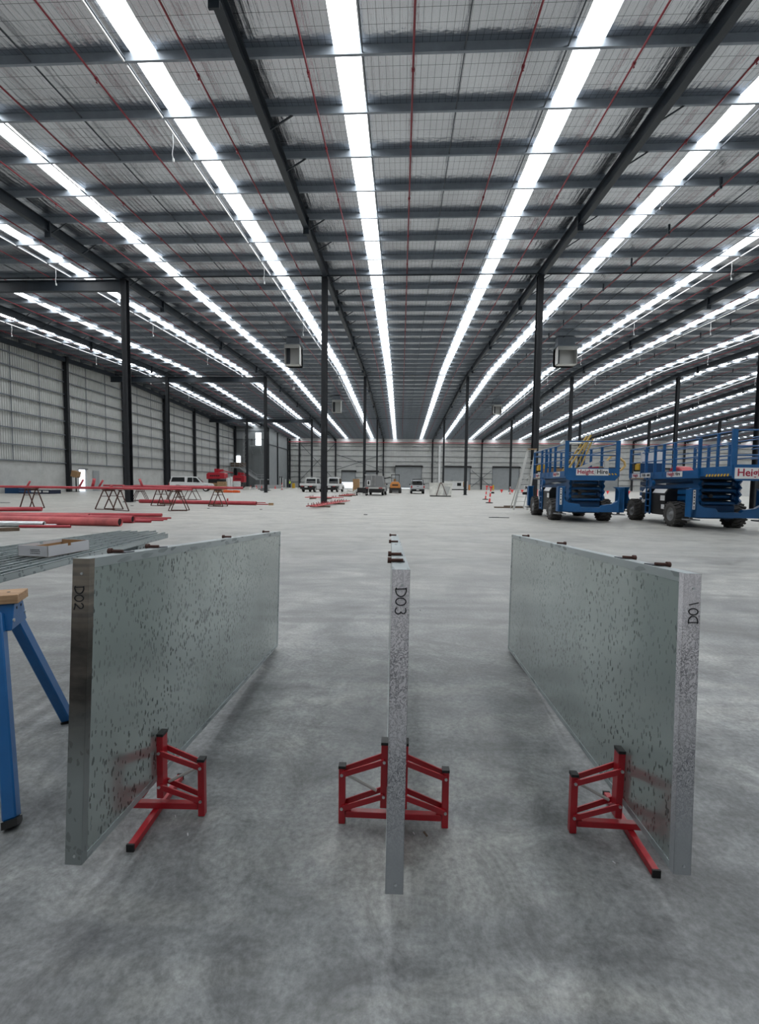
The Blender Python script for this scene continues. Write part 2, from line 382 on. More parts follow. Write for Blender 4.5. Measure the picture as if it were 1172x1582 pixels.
# roof beams
ORD = ['first', 'second', 'third', 'fourth', 'fifth', 'sixth', 'seventh', 'eighth', 'ninth', 'tenth']
beamx = [' just above the left wall top', ' in the upper left', ' crossing the top edge left of centre', ' crossing the top right corner', ' right of the corner one', '', '', '', '', '']
beamdesc = ['dark steel roof beam%s, %s from the left wall' % (beamx[k], ORD[k]) for k in range(10)]
ROWY = [31.2, 65.0, 99.0]
for bi, x in enumerate(BX):
    t = thing('roof_beam', beamdesc[bi], 'beam', (x, 30, zr(30)), 0, 'roof beams running away')
    def L(px_, py_, pz_): return (px_-x, py_-30, pz_-zr(30))
    b = MB()
    for ya, yb in ((YN, RID), (RID, YF)):
        dz = .27
        for zo, w, h in ((.011, .27, .022), (.275, .016, .53), (.54, .27, .022)):
            b.bar(L(x, ya, zr(ya)+zo), L(x, yb, zr(yb)+zo), w, h)
    b.build('web_and_flanges', m_beam, t)
    for k, yv in enumerate([12.9+12*i for i in range(11)]):
        q = MB(); q.box(L(x, yv, zr(yv)+.16), (.30, .07, .86)); q.build('splice_plate', m_beam, t)
    for k, yv in enumerate(PY):
        if yv < 6 or k % 3 == 2: continue
        q = MB(); q.bar(L(x+.1, yv-.02, zr(yv)+.03), L(x+.95, yv+.03, zr(yv)+.58), .05, .05); q.build('fly_brace', m_beam, t)
# columns
def hsec(b, x0, y0, z0, z1, w=.36, d=.44, tf=.03):
    for sy in (-1, 1): b.bb(x0-w/2, x0+w/2, y0+sy*(d/2-tf/2)-tf/2, y0+sy*(d/2-tf/2)+tf/2, z0, z1)
    b.bb(x0-.012, x0+.012, y0-d/2, y0+d/2, z0, z1)
rown = ['nearest', 'middle', 'farthest']
XADJ = {(0, 1): -18.75, (0, 2): -5.2, (0, 3): 8.8, (0, 4): 23.0}
for r_, yv in enumerate(ROWY):
    for bi, x in enumerate(BX):
        if r_ == 0 and bi > 4: continue
        if r_ == 1 and bi > 7: continue
        if r_ == 0 and bi == 0: continue
        xx = XADJ.get((r_, bi), x)
        lab = 'dark steel column in the %s row, under the %s roof beam from the left' % (rown[r_], ORD[bi])
        t = thing('steel_column', lab, 'column', (xx, yv, 0), 0, 'free standing steel columns')
        b = MB(); hsec(b, 0, 0, .03, zr(yv)); b.build('column_shaft', m_col, t)
        b = MB(); b.bb(-.3, .3, -.3, .3, 0, .03)
        for sx_ in (-1, 1):
            for sy in (-1, 1): b.tube((sx_*.24, sy*.26, .03), (sx_*.24, sy*.26, .08), .02, 6)
        b.build('base_plate', m_col, t)
        b = MB(); b.bb(-.2, .2, -.26, .26, zr(yv)-.03, zr(yv)-.002); b.build('cap_plate', m_col, t)
# ties across the beam lines
for r_, yv in enumerate(ROWY):
    z = zr(yv)+.29
    b = MB(); b.tube((XL, yv+.35, z), (XR, yv+.35, z), .055, 8)
    tag(b.build('tie_tube', m_beam), 'thin dark steel tie tube crossing the whole roof above the %s row of columns' % rown[r_], 'tie', 'tie tubes across the roof')
    xa, xb = BX[0]-8.3, BX[1]-.18 if r_ else -18.95
    zt = zr(yv)
    tb = MB()
    for zo, w, h in ((-.02, .3, .04), (-.35, .02, .66), (-.7, .3, .04)): tb.bar((XL+.1, yv, zt+zo-.05), (xb, yv, zt+zo-.05), w, h)
    tag(tb.build('tie_beam', m_beam), 'deep dark steel beam across the left bays at the %s row of columns' % rown[r_], 'beam', 'deep tie beams in the left bays')

def corr(x0, y0, x1, y1, z0, z1, pitch=.3, dep=.035, ztop=None):
    """trapezoidal sheet wall from (x0,y0) to (x1,y1); ztop(y) optional"""
    b = MB(); L_ = math.hypot(x1-x0, y1-y0); ux, uy = (x1-x0)/L_, (y1-y0)/L_; nx_, ny_ = -uy, ux
    n = max(1, int(L_/pitch)); pts = []
    for i in range(n):
        s0 = L_*i/n; p = L_/n
        for f, dd in ((0, 0), (.62, 0), (.70, dep), (.92, dep)): pts.append((s0+p*f, dd))
    pts.append((L_, 0)); vs = []
    for s_, d in pts:
        X, Y = x0+ux*s_+nx_*d, y0+uy*s_+ny_*d; vs += [(X, Y, z0), (X, Y, ztop(Y) if ztop else z1)]
    b.add(vs, [(2*i, 2*i+2, 2*i+3, 2*i+1) for i in range(len(pts)-1)]); return b
zt_ = lambda y_: zr(y_)+1.3
# left wall: precast dado with a doorway, sheeting, girts, wall columns
DZ = 3.45
wl = struct(corr(XL, YN, XL, 116, DZ, 0, .30, .07, zt_).build('wall_left', m_sheetw, origin=(0, 0, 0)))
WC = [-3.3, 8.5, 20.3, 32.1, 43.9, 55.7, 67.6, 79.4, 91.0, 102.8, 113.6]
DY0, DY1, DH = 57.95, 59.35, 2.85
for a, b_ in zip([YN]+WC, WC+[116]):
    segs = [(a, b_)]
    if a < DY0 < b_: segs = [(a, DY0), (DY1, b_)]; MB().bb(XL-.08, XL+.1, DY0, DY1, DH, DZ).build('precast_panel', m_precast, wl)
    for p, q in segs:
        MB().bb(XL-.08, XL+.1, p+.012, q-.012, 0, DZ).build('precast_panel', m_precast, wl)
zg = [3.5, 5.2, 6.95, 8.65, 10.3, 11.9, 13.4, 14.8]
for i, z in enumerate(zg):
    MB().bar((XL+.19, YN, z), (XL+.19, 116, z), .20, .10).build('girt', m_wgirt, wl)
for i, (a, b_) in enumerate(zip(WC[:-1], WC[1:])):
    for f in (1/3, 2/3):
        yv = a+(b_-a)*f; MB().bar((XL+.12, yv, DZ), (XL+.12, yv, zr(yv)+.6), .05, .06).build('bridging_bar', m_wgirt, wl)
for yv in WC:
    b = MB(); b.bb(XL+.15, XL+.65, yv-.19, yv-.16, 0, zr(yv)+.6); b.bb(XL+.15, XL+.65, yv+.16, yv+.19, 0, zr(yv)+.6); b.bb(XL+.38, XL+.42, yv-.19, yv+.19, 0, zr(yv)+.6)
    b.bb(XL+.62, XL+.66, yv-.19, yv+.19, 0, zr(yv)+.6)
    b.build('wall_column', m_col, wl)
b = MB(); b.bar((XL+.4, YN, zr(YN)+.2), (XL+.4, RID, zr(RID)+.2), .3, .5); b.bar((XL+.4, RID, zr(RID)+.2), (XL+.4, YF, zr(YF)+.2), .3, .5); b.build('eaves_beam', m_beam, wl)
d1 = MB(); d1.bb(XL-.06, XL+.02, DY0-.06, DY0, 0, DH+.06); d1.bb(XL-.06, XL+.02, DY1, DY1+.06, 0, DH+.06); d1.bb(XL-.06, XL+.3, DY0-.1, DY1+.1, DH, DH+.09)
d1 = struct(d1.build('door_1', m_col, origin=(XL, (DY0+DY1)/2, 0)))
dl = MB(); dl.bb(.13, .18, 1.9, 3.2, .1, 2.75); dl.build('open_door_leaf', m_sheetg2, d1)
# left far corner: the two storey office block
zf = 113.9
wo = struct(corr(XL, zf, -33.0, zf, 0, 0, .35, .02, zt_).build('wall_office', m_sheetg, origin=(0, 0, 0)))
b = MB(); b.bb(XL, -33, zf-.12, zf-.05, 12.0, 14.6); b.build('upper_panel', m_sheetg2, wo)
for z in (12.0, 14.0): MB().bar((XL, zf-.16, z), (-33, zf-.16, z), .08, .12).build('girt', m_girt, wo)
for x in (-38.4, -36.4, -33.2): MB().bb(x-.12, x+.12, zf-.4, zf-.1, 0, 14.6).build('wall_column', m_col, wo) if x != -36.4 else None
ws = struct(corr(-33.0, zf, -33.0, YF, 0, 0, .4, .02, zt_).build('wall_office_side', m_sheetg2, origin=(0, 0, 0)))
for yv in (zf+.1, 122.5, 133.5): MB().bb(-33.0, -32.7, yv-.15, yv+.15, 0, zr(yv)+.5).build('wall_column', m_col, ws)
MB().bar((-32.9, zf, 10.9), (-32.9, YF, 10.9), .08, .15).build('girt', m_girt, ws)
for i, yv in enumerate((125.2, 127.0)): MB().bb(-33.05, -32.93, yv-.35, yv+.45, 0, 3.1).build('dark_opening', m_black, ws)
w1 = MB(); w1.bb(-35.98, -34.55, zf-.2, zf-.14, 10.5, 13.6)
w1 = struct(w1.build('window_1', m_day)); 
fr = MB()
for x in (-36.0-w1.location.x, -34.53-w1.location.x): fr.bb(x-.04, x+.04, -.08, .08, 0, 3.1)
for x in (-35.2, -34.95): fr.bb(x-w1.location.x-.02, x-w1.location.x+.02, -.07, -.03, .1, 1.5)
fr.bb(-.7, .7, -.07, -.03, 1.45, 1.5); fr.build('window_frame', m_grit, w1)
d2 = MB(); d2.bb(-40.85, -39.8, zf-.2, zf-.14, 5.2, 7.9); d2 = struct(d2.build('door_2', m_day))
fr = MB(); fr.bb(-.6, -.5, -.08, .08, 0, 2.7); fr.bb(.5, .75, -.1, .1, 0, 2.7); fr.build('door_frame', m_white, d2)
# far wall with roller doors
zdoor = 6.45
wf = struct(corr(-33, YF, XR, YF, 0, 0, .3, .03, zt_).build('wall_far', m_sheetw, origin=(0, 0, 0)))
# rebuild as upper band plus piers so that doorways are real openings
bpy.data.objects.remove(wf)
doors = [(-17.2, -13.25, 4.87), (-10.1, -6.75, 4.9)] + [(-1.6+13.9*k, 5.9+13.9*k, zdoor) for k in range(7)]
wfb = corr(-33, YF, -20, YF, 0, 0, .3, .03, zt_)
def addc(b, o): b.add(o.v, o.f)
addc(wfb, corr(-20, YF, XR, YF, zdoor, 0, .3, .03, zt_))
addc(wfb, corr(-20, YF, -3.9, YF, 4.9, zdoor, .3, .03))
px_ = -20
for a, b_, h in doors:
    addc(wfb, corr(px_, YF, a, YF, 0, 4.9 if h < 5 else zdoor, .3, .03)); px_ = b_
addc(wfb, corr(px_, YF, XR, YF, 0, zdoor, .3, .03))
addc(wfb, corr(-3.9, YF, -1.6, YF, 4.9, zdoor, .3, .03))
wf = struct(wfb.build('wall_far', m_sheetw, origin=(0, 0, 0)))
for z in (12.9, 12.1, 11.0, 9.3, 7.8): MB().bar((-33, YF-.12, z), (XR, YF-.12, z), .12, .09).build('girt', m_girt, wf)
for z in (6.3, 4.7, 3.1, 1.6):
    prev = -33
    for a, b_, h in doors+[(XR, XR, 9)]:
        if a-prev > .6 and not (z > 5 and a < 0 and prev > -20 and False): MB().bar((prev+.1, YF-.12, z), (a-.1, YF-.12, z), .12, .09).build('girt', m_girt, wf)
        prev = b_
for k in range(10):
    x = [-29.6, -19.0][k] if k < 2 else BX[k]
    MB().bb(x-.2, x+.2, YF-.62, YF-.18, 0, zr(YF)+.4).build('wall_column', m_col, wf)
MB().bb(-32.6, -32.2, YF-.62, YF-.18, 0, zr(YF)+.4).build('wall_column', m_col, wf)
for (xa, za, xb, zb) in ((-29.6, 13, -19, 2.0), (-29.6, 2.0, -19, 13), (-19, 9.8, -5.1, 5.2), (-19, 5.2, -5.1, 9.8), (20.2, 5.5, 25.8, .8), (20.2, .8, 25.8, 5.5)):
    MB().bar((xa, YF-.4, za), (xb, YF-.4, zb), .12, .12).build('cross_brace', m_girt, wf)
MB().bb(-33, XR, YF-.3, YF-.05, 13.0, 14.3).build('fascia_strip', m_white, wf)
for i, (a, b_, h) in enumerate(doors):
    z0 = 1.7 if i == 0 else (.0 if i != 2 else .25)
    c = MB(); n = int((h-z0)/.11)
    pts = []
    for k in range(n+1):
        z = z0+(h-z0)*k/n; pts += [(YF-.03, z), (YF-.055, z+(h-z0)/n*.5)]
    pts = pts[:-1]
    vs = [(a, p[0], p[1]) for p in pts]+[(b_, p[0], p[1]) for p in pts]; m_ = len(pts)
    c.add(vs, [(k, k+1, m_+k+1, m_+k) for k in range(m_-1)])
    dd = struct(c.build('door_%d' % (i+3), m_sheetg2, origin=((a+b_)/2, YF, 0)))
    h_ = MB(); h_.tube((a-(a+b_)/2-.1, -.3, h+.1), (b_-(a+b_)/2+.1, -.3, h+.1), .22, 10); h_.bb(b_-(a+b_)/2+.05, b_-(a+b_)/2+.35, -.5, -.15, h-.25, h+.25); h_.build('roller_drum', m_black, dd)
    h_ = MB(); h_.bb(a-(a+b_)/2-.1, a-(a+b_)/2, -.2, -.05, 0, h); h_.bb(b_-(a+b_)/2, b_-(a+b_)/2+.1, -.2, -.05, 0, h); h_.build('guide_rail', m_girt, dd)
wr = struct(corr(XR, YF, XR, YN, 0, 0, .6, .04, zt_).build('wall_right', m_sheetw, origin=(0, 0, 0)))
wn = struct(corr(XR, YN, XL, YN, 0, 0, .6, .04, zt_).build('wall_near', m_sheetw, origin=(0, 0, 0)))

# ---------------------------------------------------------------- sprinkler pipes, conduits, vents
ordw = ['first', 'second', 'third', 'fourth']
allb = [(-41.5, 'between the left wall and the first roof beam')]
bayn = [(BX[0], 'in the second bay from the left wall'), (BX[1], 'in the bay left of the middle one'), (BX[2], 'in the middle bay'),
        (BX[3], 'in bay first right of the middle'), (BX[4], 'in bay second right of the middle'), (BX[5], 'in bay third right of the middle'),
        (BX[6], 'in bay fourth right of the middle'), (BX[7], 'in bay fifth right of the middle'), (BX[8], 'in bay sixth right of the middle'), (BX[9], 'in the bay against the right wall')]
def sprinkler(x, lab, r=.034, yend=YF-.6):
    t = thing('sprinkler_pipe', lab, 'pipe', (x, 30, zr(30)+.4), 0, 'red sprinkler pipes under the roof')
    b = MB()
    for ya, yb in ((YN+.2, RID), (RID, yend)): b.tube((0, ya-30, zr(ya)-zr(30)), (0, yb-30, zr(yb)-zr(30)), r, 8)
    b.build('pipe_run', m_sprink, t)
    hd = None
    for k in range(32):
        yv = 8.6+k*3.6
        if yv > yend: break
        if hd is None:
            q = MB(); q.tube((0, -.045, 0), (0, .045, 0), r+.022, 8); q.tube((0, 0, 0), (0, 0, -.12), .016, 6); q.tube((0, 0, -.12), (0, 0, -.13), .03, 6)
            hd = q.build('sprinkler_head', m_sprink, t); o = hd
        else: o = hd.copy(); COL.objects.link(o)
        o.location = (0, yv-30, zr(yv)-zr(30))
for x0, nm in bayn:
    for j, d in enumerate((1.95, 5.35, 8.85, 12.3)):
        if x0+d < XR-.5: sprinkler(x0+d, 'thin red roof pipe %s, %s from the left' % (nm, ordw[j]))
sprinkler(-38.9, 'thin red sprinkler pipe beside the left wall, first of the roof', yend=113)
sprinkler(-35.1, 'thin red sprinkler pipe just left of the first roof beam from the left wall', yend=113)
b = MB(); b.tube((-32.8, YF-.9, 13.2), (XR-.3, YF-.9, 13.2), .11, 10)
tag(b.build('fire_main_pipe', m_redpipe), 'long red pipe running along the top of the far wall', 'pipe')
tag(MB().bb(10.7, 11.3, YF-.6, YF-.35, 1.4, 12.6).build('vertical_duct', m_white), 'white vertical duct on the far wall behind the dirty white bin', 'duct')
def conduit(x, lab):
    t = thing('cable_conduit', lab, 'conduit', (x, 30, zr(30)+.5), 0, 'white conduits along the roof strips')
    b = MB()
    for ya, yb in zip(PY[3:-1], PY[4:]): b.bar((0, ya-30+.08, zr(ya)-zr(30)+.02), (0, yb-30-.08, zr(yb)-zr(30)+.02), .05, .05)
    b.build('conduit_run', m_white, t)
    c0 = None
    for k in range(9):
        yv = 18.5+k*12.1
        if c0 is None:
            q = MB(); q.path([(0, 0, 0), (.02, 0, -.45), (-.03, 0, -.8), (.02, 0, -.98)], .014, 6); q.bb(-.01, .05, -.03, .03, -1.08, -.96); c0 = q.build('hanging_lead', m_white, t); o = c0
        else: o = c0.copy(); COL.objects.link(o)
        o.location = (0, yv-30, zr(yv)-zr(30))
conduit(strips[4]-.62, 'white conduit with hanging leads along the bright strip left of the third roof beam')
conduit(strips[2]-.62, 'white conduit with hanging leads along the bright strip left of the second roof beam')
conduit(strips[0]-.62, 'white conduit with hanging leads along the bright strip nearest the left wall')
conduit(strips[8]+.62, 'white conduit with hanging leads beside the second bright strip right of the top right beam')
conduit(strips[9]+.62, 'white conduit with hanging leads in the second bay right of the middle, left strip')
conduit(strips[10]+.62, 'white conduit with hanging leads in the second bay right of the middle, right strip')
conduit(strips[12]+.62, 'white conduit with hanging leads in the third bay right of the middle, right strip')
for x in (13.95, 14.05+13.95+.05, 28.0+14.05):
    t = thing('cable_tray', 'dark cable tray with drop brackets under the roof, %s' % {13.95: 'nearest the top right beam'}.get(x, 'second such tray to the right' if x < 30 else 'third such tray, far to the right'), 'tray', (x, 30, zr(30)+.17), 0, 'dark cable trays')
    b = MB()
    for ya, yb in ((YN+.2, RID), (RID, YF-.6)): b.bar((0, ya-30, zr(ya)-zr(30)), (0, yb-30, zr(yb)-zr(30)), .06, .04)
    b.build('tray_run', m_beam, t); b0 = None
    for k in range(28):
        yv = 14+k*4.0
        if b0 is None: b0 = MB().bb(-.05, .05, -.03, .03, -.12, .37).build('drop_bracket', m_beam, t); o = b0
        else: o = b0.copy(); COL.objects.link(o)
        o.location = (0, yv-30, zr(yv)-zr(30))
def vent(x, y, z, w, h, lab, flip=1):
    t = thing('roof_vent_box', lab, 'vent', (x, y, z), 0, 'sheet metal vent boxes under the roof'); q = h
    b = MB(); b.bb(-w/2, w/2, .30, .95, 0, q); b.bb(-w/2, -w/2+.04, -.5, .95, 0, q); b.bb(w/2-.04, w/2, -.5, .95, 0, q); b.bb(-w/2, w/2, -.5, .95, 0, .04)
    b.build('housing', m_alu, t)
    b = MB(); b.bb(-w/2, w/2, -.52, -.46, q-.35, q); b.build('header', m_alu, t)
    b = MB(); b.bb(-w/2-.12, w/2+.2, -.65, 1.1, q, q+.06); b.bb(-w/2+.1, w/2-.1, -.1, .8, q+.06, zr(y)+.7-z); b.build('flange', m_purlin, t)
    MB().bb(-w/2+.04, -w/2+.4, .22, .30, .04, q-.05).build('inner_fin', m_girt, t)
vent(-11.25, 48, 13.47, 1.55, 2.0, 'bright metal vent box under the roof left of the middle aisle, the nearer one')
vent(-11.15, 80, 13.5, 1.5, 2.1, 'small metal vent box under the roof left of the middle aisle, farther away')
vent(16.3, 48, 13.5, 1.9, 1.75, 'bright sheet metal vent box hanging under the roof just right of the tall column')
vent(16.9, 84, 14.0, 1.4, 1.6, 'small sheet metal vent box under the roof right of the middle aisle, farther away')
t = thing('security_camera', 'small dark device hanging beside the roof strip at the upper right', 'camera', (12.45, 24, 15.0))
MB().tube((0, 0, .05), (0, 0, .55), .02, 6).build('bracket', m_beam, t); q = MB(); q.tube((-.02, -.12, -.02), (.05, .1, .04), .07, 10); q.build('device_body', m_black, t)
t = thing('pendant_box', 'small white box hanging on a cord below the roof near the left vent box', 'box', tuple(Q(453.5, 600, PY[24])))
MB().bb(-.12, .12, -.06, .06, -.14, .14).build('box_body', m_white, t); MB().tube((0, 0, .14), (0, 0, zr(PY[24])+.6-t.location.z), .012, 5).build('cord', m_white, t)

# ---------------------------------------------------------------- galvanised door panels and their stands
PL, PH, PT = 2.614, 1.034, .054
def strokes(name, strk, parent, xf, r=.0019):
    b = MB()
    for st in strk:
        pts = [xf(*p) for p in st]
        b.path(pts, r, 5)
    return b.build(name, m_ink, parent)
def arc(cx, cy, rx, ry, a0, a1, n=12): return [(cx+rx*math.cos(math.radians(a0+(a1-a0)*i/n)), cy+ry*math.sin(math.radians(a0+(a1-a0)*i/n))) for i in range(n+1)]
gl_D = [[(.05, 1.0), (.1, .02)], [(-.05, .95)]+arc(.12, .5, .62, .48, 80, -95)+[(-.02, .1)]]
gl_0 = [arc(0.35, .5, .32, .46, 100, 470, 18)]
gl_2 = [[(.02, .75)]+arc(.3, .72, .26, .25, 150, -30, 8)+[(.05, .08), (.3, .12), (.7, .0)]]
gl_3 = [[(.05, .92)]+arc(.3, .74, .26, .22, 110, -70, 8)+arc(.3, .28, .3, .26, 75, -150, 10)]
gl_1 = [[(.2, .95), (.45, .0)]]
def word(*gs):
    out = []; x = 0
    for g_ in gs:
        for st in g_: out.append([(p[0]+x, p[1]) for p in st])
        x += .85
    return out
def panel(name, label, loc, rot, endm, hs, glyphs, up, gx, gz, gsz):
    t = thing(name, label, 'door panel', loc, 0, 'galvanised sliding door panels'); t.rotation_mode = 'XYZ'
    ya, p, ro = rot; Mr = Matrix.Rotation(ya, 4, 'Z') @ Matrix.Rotation(p, 4, 'X') @ Matrix.Rotation(ro, 4, 'Y'); t.rotation_euler = Mr.to_euler('XYZ')
    T2 = PT/2
    b = MB(); b.bb(-T2+.002, T2-.002, .006, PL-.006, .012, PH-.012); b.build('core', m_channel, t)
    for s_ in (-1, 1):
        b = MB(); b.bb(s_*(T2-.002), s_*T2, .028, PL-.028, .026, PH-.03); b.build('face_sheet', m_face, t)
    for k, (y0, y1) in enumerate(((0, .028), (PL-.028, PL))):
        b = MB()
        yo = 0 if k == 0 else PL
        b.bb(-T2-.0015, T2+.0015, min(yo, yo+(.002 if k == 0 else -.002)), max(yo, yo+(.002 if k == 0 else -.002)), 0, PH)
        for s_ in (-1, 1): b.bb(s_*T2, s_*(T2+.0018), y0, y1, 0, PH)
        b.m(endm if k == 0 else m_channel); b.mi = [0]*len(b.f); b.build('end_channel', None, t)
    b = MB(); b.bb(-T2-.0015, T2+.0015, .002, PL-.002, PH-.002, PH+.0005)
    for s_ in (-1, 1): b.bb(s_*T2, s_*(T2+.0018), .028, PL-.028, PH-.032, PH)
    b.build('top_channel', m_channel, t)
    b = MB(); b.bb(-T2-.0015, T2+.0015, .002, PL-.002, -.0005, .002)
    for s_ in (-1, 1): b.bb(s_*T2, s_*(T2+.0018), .028, PL-.028, 0, .026)
    b.build('bottom_channel', m_channel, t)
    for y_ in (.22, .49, 1.40, 2.30):
        b = MB().m(m_rust); b.tube((hs*.033, y_, PH+.008), (-hs*.012, y_, PH+.009), .006, 8); b.tube((hs*.045, y_, PH+.008), (hs*.031, y_, PH+.008), .011, 8)
        b.build('pivot_bolt', None, t)
        if y_ < 1:
            MB().bb(hs*.03-(0 if hs > 0 else 0), -hs*.018, y_+.008, y_+.07, PH+.0005, PH+.004).build('hinge_plate', m_rust if False else m_girt, t)
    for z in (.03, PH-.05): MB().tube((.004, -.003, z), (.004, .001, z), .0045, 8).build('rivet', m_chrome, t)
    # marker lettering on the near end
    if up: xf = lambda u, v: Vector((gx-v*gsz, -.0012, gz+u*gsz))
    else: xf = lambda u, v: Vector((gx+v*gsz, -.0012, gz-u*gsz))
    strokes('marker_lettering', glyphs, t, xf)
    return t
pl = panel('door_panel', 'galvanised door panel with stained end marked D02, standing on the left', (-1.086, 1.4375, .2014), (.011, -.0679, .0086), m_endb, -1, word(gl_D, gl_0, gl_2), False, -.020, .940, .033)
strokes('marker_scribble', [[(p[0]*.8, p[1]) for p in st] for st in word(gl_D, gl_2)[1:]]+[[(1.2, .3), (1.7, 1.2)]], pl, lambda u, v: Vector((PT/2+.003, .93+u*.07, .60+v*.06)), .0008)
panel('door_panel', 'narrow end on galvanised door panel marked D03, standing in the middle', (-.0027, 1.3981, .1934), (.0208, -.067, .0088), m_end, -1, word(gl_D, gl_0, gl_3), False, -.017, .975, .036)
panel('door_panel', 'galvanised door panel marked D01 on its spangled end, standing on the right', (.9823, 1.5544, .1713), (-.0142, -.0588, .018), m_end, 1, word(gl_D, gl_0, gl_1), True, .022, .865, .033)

def stand(label, x, y, rz, lean, zpan, foot_dx):
    t = thing('panel_stand', label, 'stand', (x, y, 0), rz, 'red clamp stands under the door panels')
    MB().bb(-.21, .21, -.014, .014, .030, .058).build('cross_bar', m_redtool, t, .002)
    b = MB(); b.bb(foot_dx-.014, foot_dx+.014, -.215, .235, 0, .029); b.build('foot_bar', m_redtool, t, .002)
    for e in (-.222, .235): MB().bb(foot_dx-.0155, foot_dx+.0155, e, e+.02*(1 if e < 0 else 1)-.012, -.0, .031).build('end_cap', m_black, t)
    for s_ in (-1, 1):
        MB().bb(s_*.226-.0145, s_*.226+.0145, -.0145, .0145, 0, .252).build('outer_post', m_redtool, t, .002)
        MB().bb(s_*.226-.016, s_*.226+.016, -.016, .016, .252, .264).build('post_cap', m_black, t)
        jx = lambda z: s_*.0440 + lean*(z-.0)
        b = MB(); b.bar((jx(.085), 0, .085), (jx(.37), 0, .37), .029, .045, (0, 1, 0)); b.build('clamp_jaw', m_redtool, t, .002)
        b = MB(); b.bar((jx(.37), 0, .37), (jx(.382), 0, .382), .032, .048, (0, 1, 0)); b.build('jaw_cap', m_black, t)
        for z0, z1 in ((.228, .298), (.075, .143)):
            for f in (-1, 1):
                b = MB(); b.bar((s_*.226, f*.019, z0), (jx(z1), f*.0265, z1), .006, .023, (0, 0, 1)); b.build('link_bar', m_redtool, t)
            b = MB(); b.tube((s_*.226, -.026, z0), (s_*.226, -.022, z0), .007, 6); b.tube((jx(z1), -.034, z1), (jx(z1), -.029, z1), .007, 6); b.build('pivot_bolt', m_chrome, t)
        # welded gusset between post and bar
        MB().prism([(s_*.212, .055), (s_*.185, .057), (s_*.212, .085)], 'y', -.008, .008).build('gusset', m_redtool, t)
    sg = 1 if foot_dx < .03 and rz > 0.02 else -1
    MB().tube((sg*.215, .002, .222), (sg*.075, .004, .148), .0065, 10).build('gas_strut', m_alu, t)
    return t
stand('red steel clamp stand holding the left door panel marked D02', -1.098, 1.955, .03, .01, .165, .02)
stand('red steel clamp stand straddling the middle door panel marked D03', -.013, 1.955, -.03*0, .01, .156, .03)
stand('red steel clamp stand under the right door panel marked D01', .990, 1.955, -.02, .015, .147, .016)

# ---------------------------------------------------------------- blue sawhorse, studs, box
def sawhorse(label, x, y, ang, z=.93, length=1.0, mt=m_sawblue, mw=m_wood):
    t = thing('sawhorse', label, 'sawhorse', (x, y, 0), ang)       # local +x runs along the beam away from the visible end
    MB().bb(0, length, -.075, .075, z-.045, z).build('timber_top', mw, t, .003)
    q = MB(); q.tube((.06, 0, z-.001), (.06, 0, z+.001), .008, 8); q.build('screw_hole', m_black, t)
    for x0 in (.02, length-.16):
        b = MB(); zb = z-.17
        b.prism([(-.06, z-.046), (.06, z-.046), (.11, zb), (-.11, zb)], 'x', x0, x0+.13); b.build('leg_bracket', mt, t, .004)
        q = MB()
        for s_ in (-1, 1): q.tube((x0-.002, s_*.03, z-.075), (x0+.002, s_*.03, z-.075), .007, 8)
        q.build('bracket_hole', m_black, t)
        for s_ in (-1, 1):
            ax = -.15 if x0 < .2 else .12
            a = Vector((x0+.065, s_*.075, zb+.08)); e = Vector((x0+.065+ax, s_*.465, .03))
            MB().bar(a, e, .07, .052, (1, 0, 0)).build('leg', mt, t, .006)
            MB().bar(e, e+(e-a).normalized()*.03, .074, .056, (1, 0, 0)).build('rubber_foot', m_black, t)
            q = MB(); q.tube((x0-.005, s_*.08, zb+.045), (x0+.01, s_*.08, zb+.045), .009, 8); q.build('bolt', m_chrome, t)
    return t
sawhorse('blue steel sawhorse with a timber top, cut off by the left edge of the picture', -1.855-.91*.065, 2.27-.41*.065, PI+.423)
sawhorse('grey steel sawhorse under the far stud ends, hidden behind the left door panel', -2.45, 4.3, PI, .93, .30, m_channel, m_channel)
nst = 7
ends = [(-2.36, 4.50), (-2.45, 4.62), (-2.54, 4.60), (-2.63, 4.78), (-2.72, 4.70), (-2.81, 4.74), (-2.90, 4.72)]
slab = ['lying nearest the blue sawhorse end', 'second from the right edge of the bundle', 'third from the right edge of the bundle', 'fourth from the right edge, under the cardboard tray',
        'third from the left edge of the bundle', 'second from the left edge of the bundle', 'at the left edge of the bundle']
for i in range(nst):
    f = i/(nst-1); x0 = -2.20-f*1.0; y0 = 2.0+f*.55; ex, ey = ends[i]
    d = Vector((ex-x0, ey-y0, 0)); L_ = d.length; an = math.atan2(d.y, d.x)
    b = MB(); w, h, tt = .086, .042, .004
    y_ = -w/2
    for (ya, za, yb, zb) in ((-w/2, 0, w/2, tt), (-w/2, 0, -w/2+tt, h), (w/2-tt, 0, w/2, h), (-w/2, h-tt, -w/2+.016, h), (w/2-.016, h-tt, w/2, h), (-.012, tt, .012, tt+.006)):
        b.bb(0, L_, ya, yb, za, zb)
    o = b.build('metal_stud', m_channel, None, 0, 1, (0, 0, 0)); o.location = (x0, y0, .931); o.rotation_euler = (0, 0, an)
    tag(o, 'long galvanised steel stud channel, '+slab[i], 'stud', 'galvanised studs on the sawhorses')
zb = .975
c0 = P(28, 859, zb); c1 = P(74, 861, zb); c2 = P(122, 849, zb)
ax = (c1-c0); wB = ax.length; an = math.atan2(ax.y, ax.x); dB = .36; hB = .075
t = thing('cardboard_tray', 'open white cardboard tray with brown inside, sitting on the metal studs', 'box', tuple(c0), an)
bx = [((wB/2, .002, hB/2), (wB, .004, hB)), ((.002, dB/2, hB/2), (.004, dB, hB)), ((wB-.002, dB/2, hB/2), (.004, dB, hB)), ((wB/2, dB-.002, hB/2), (wB, .004, hB))]
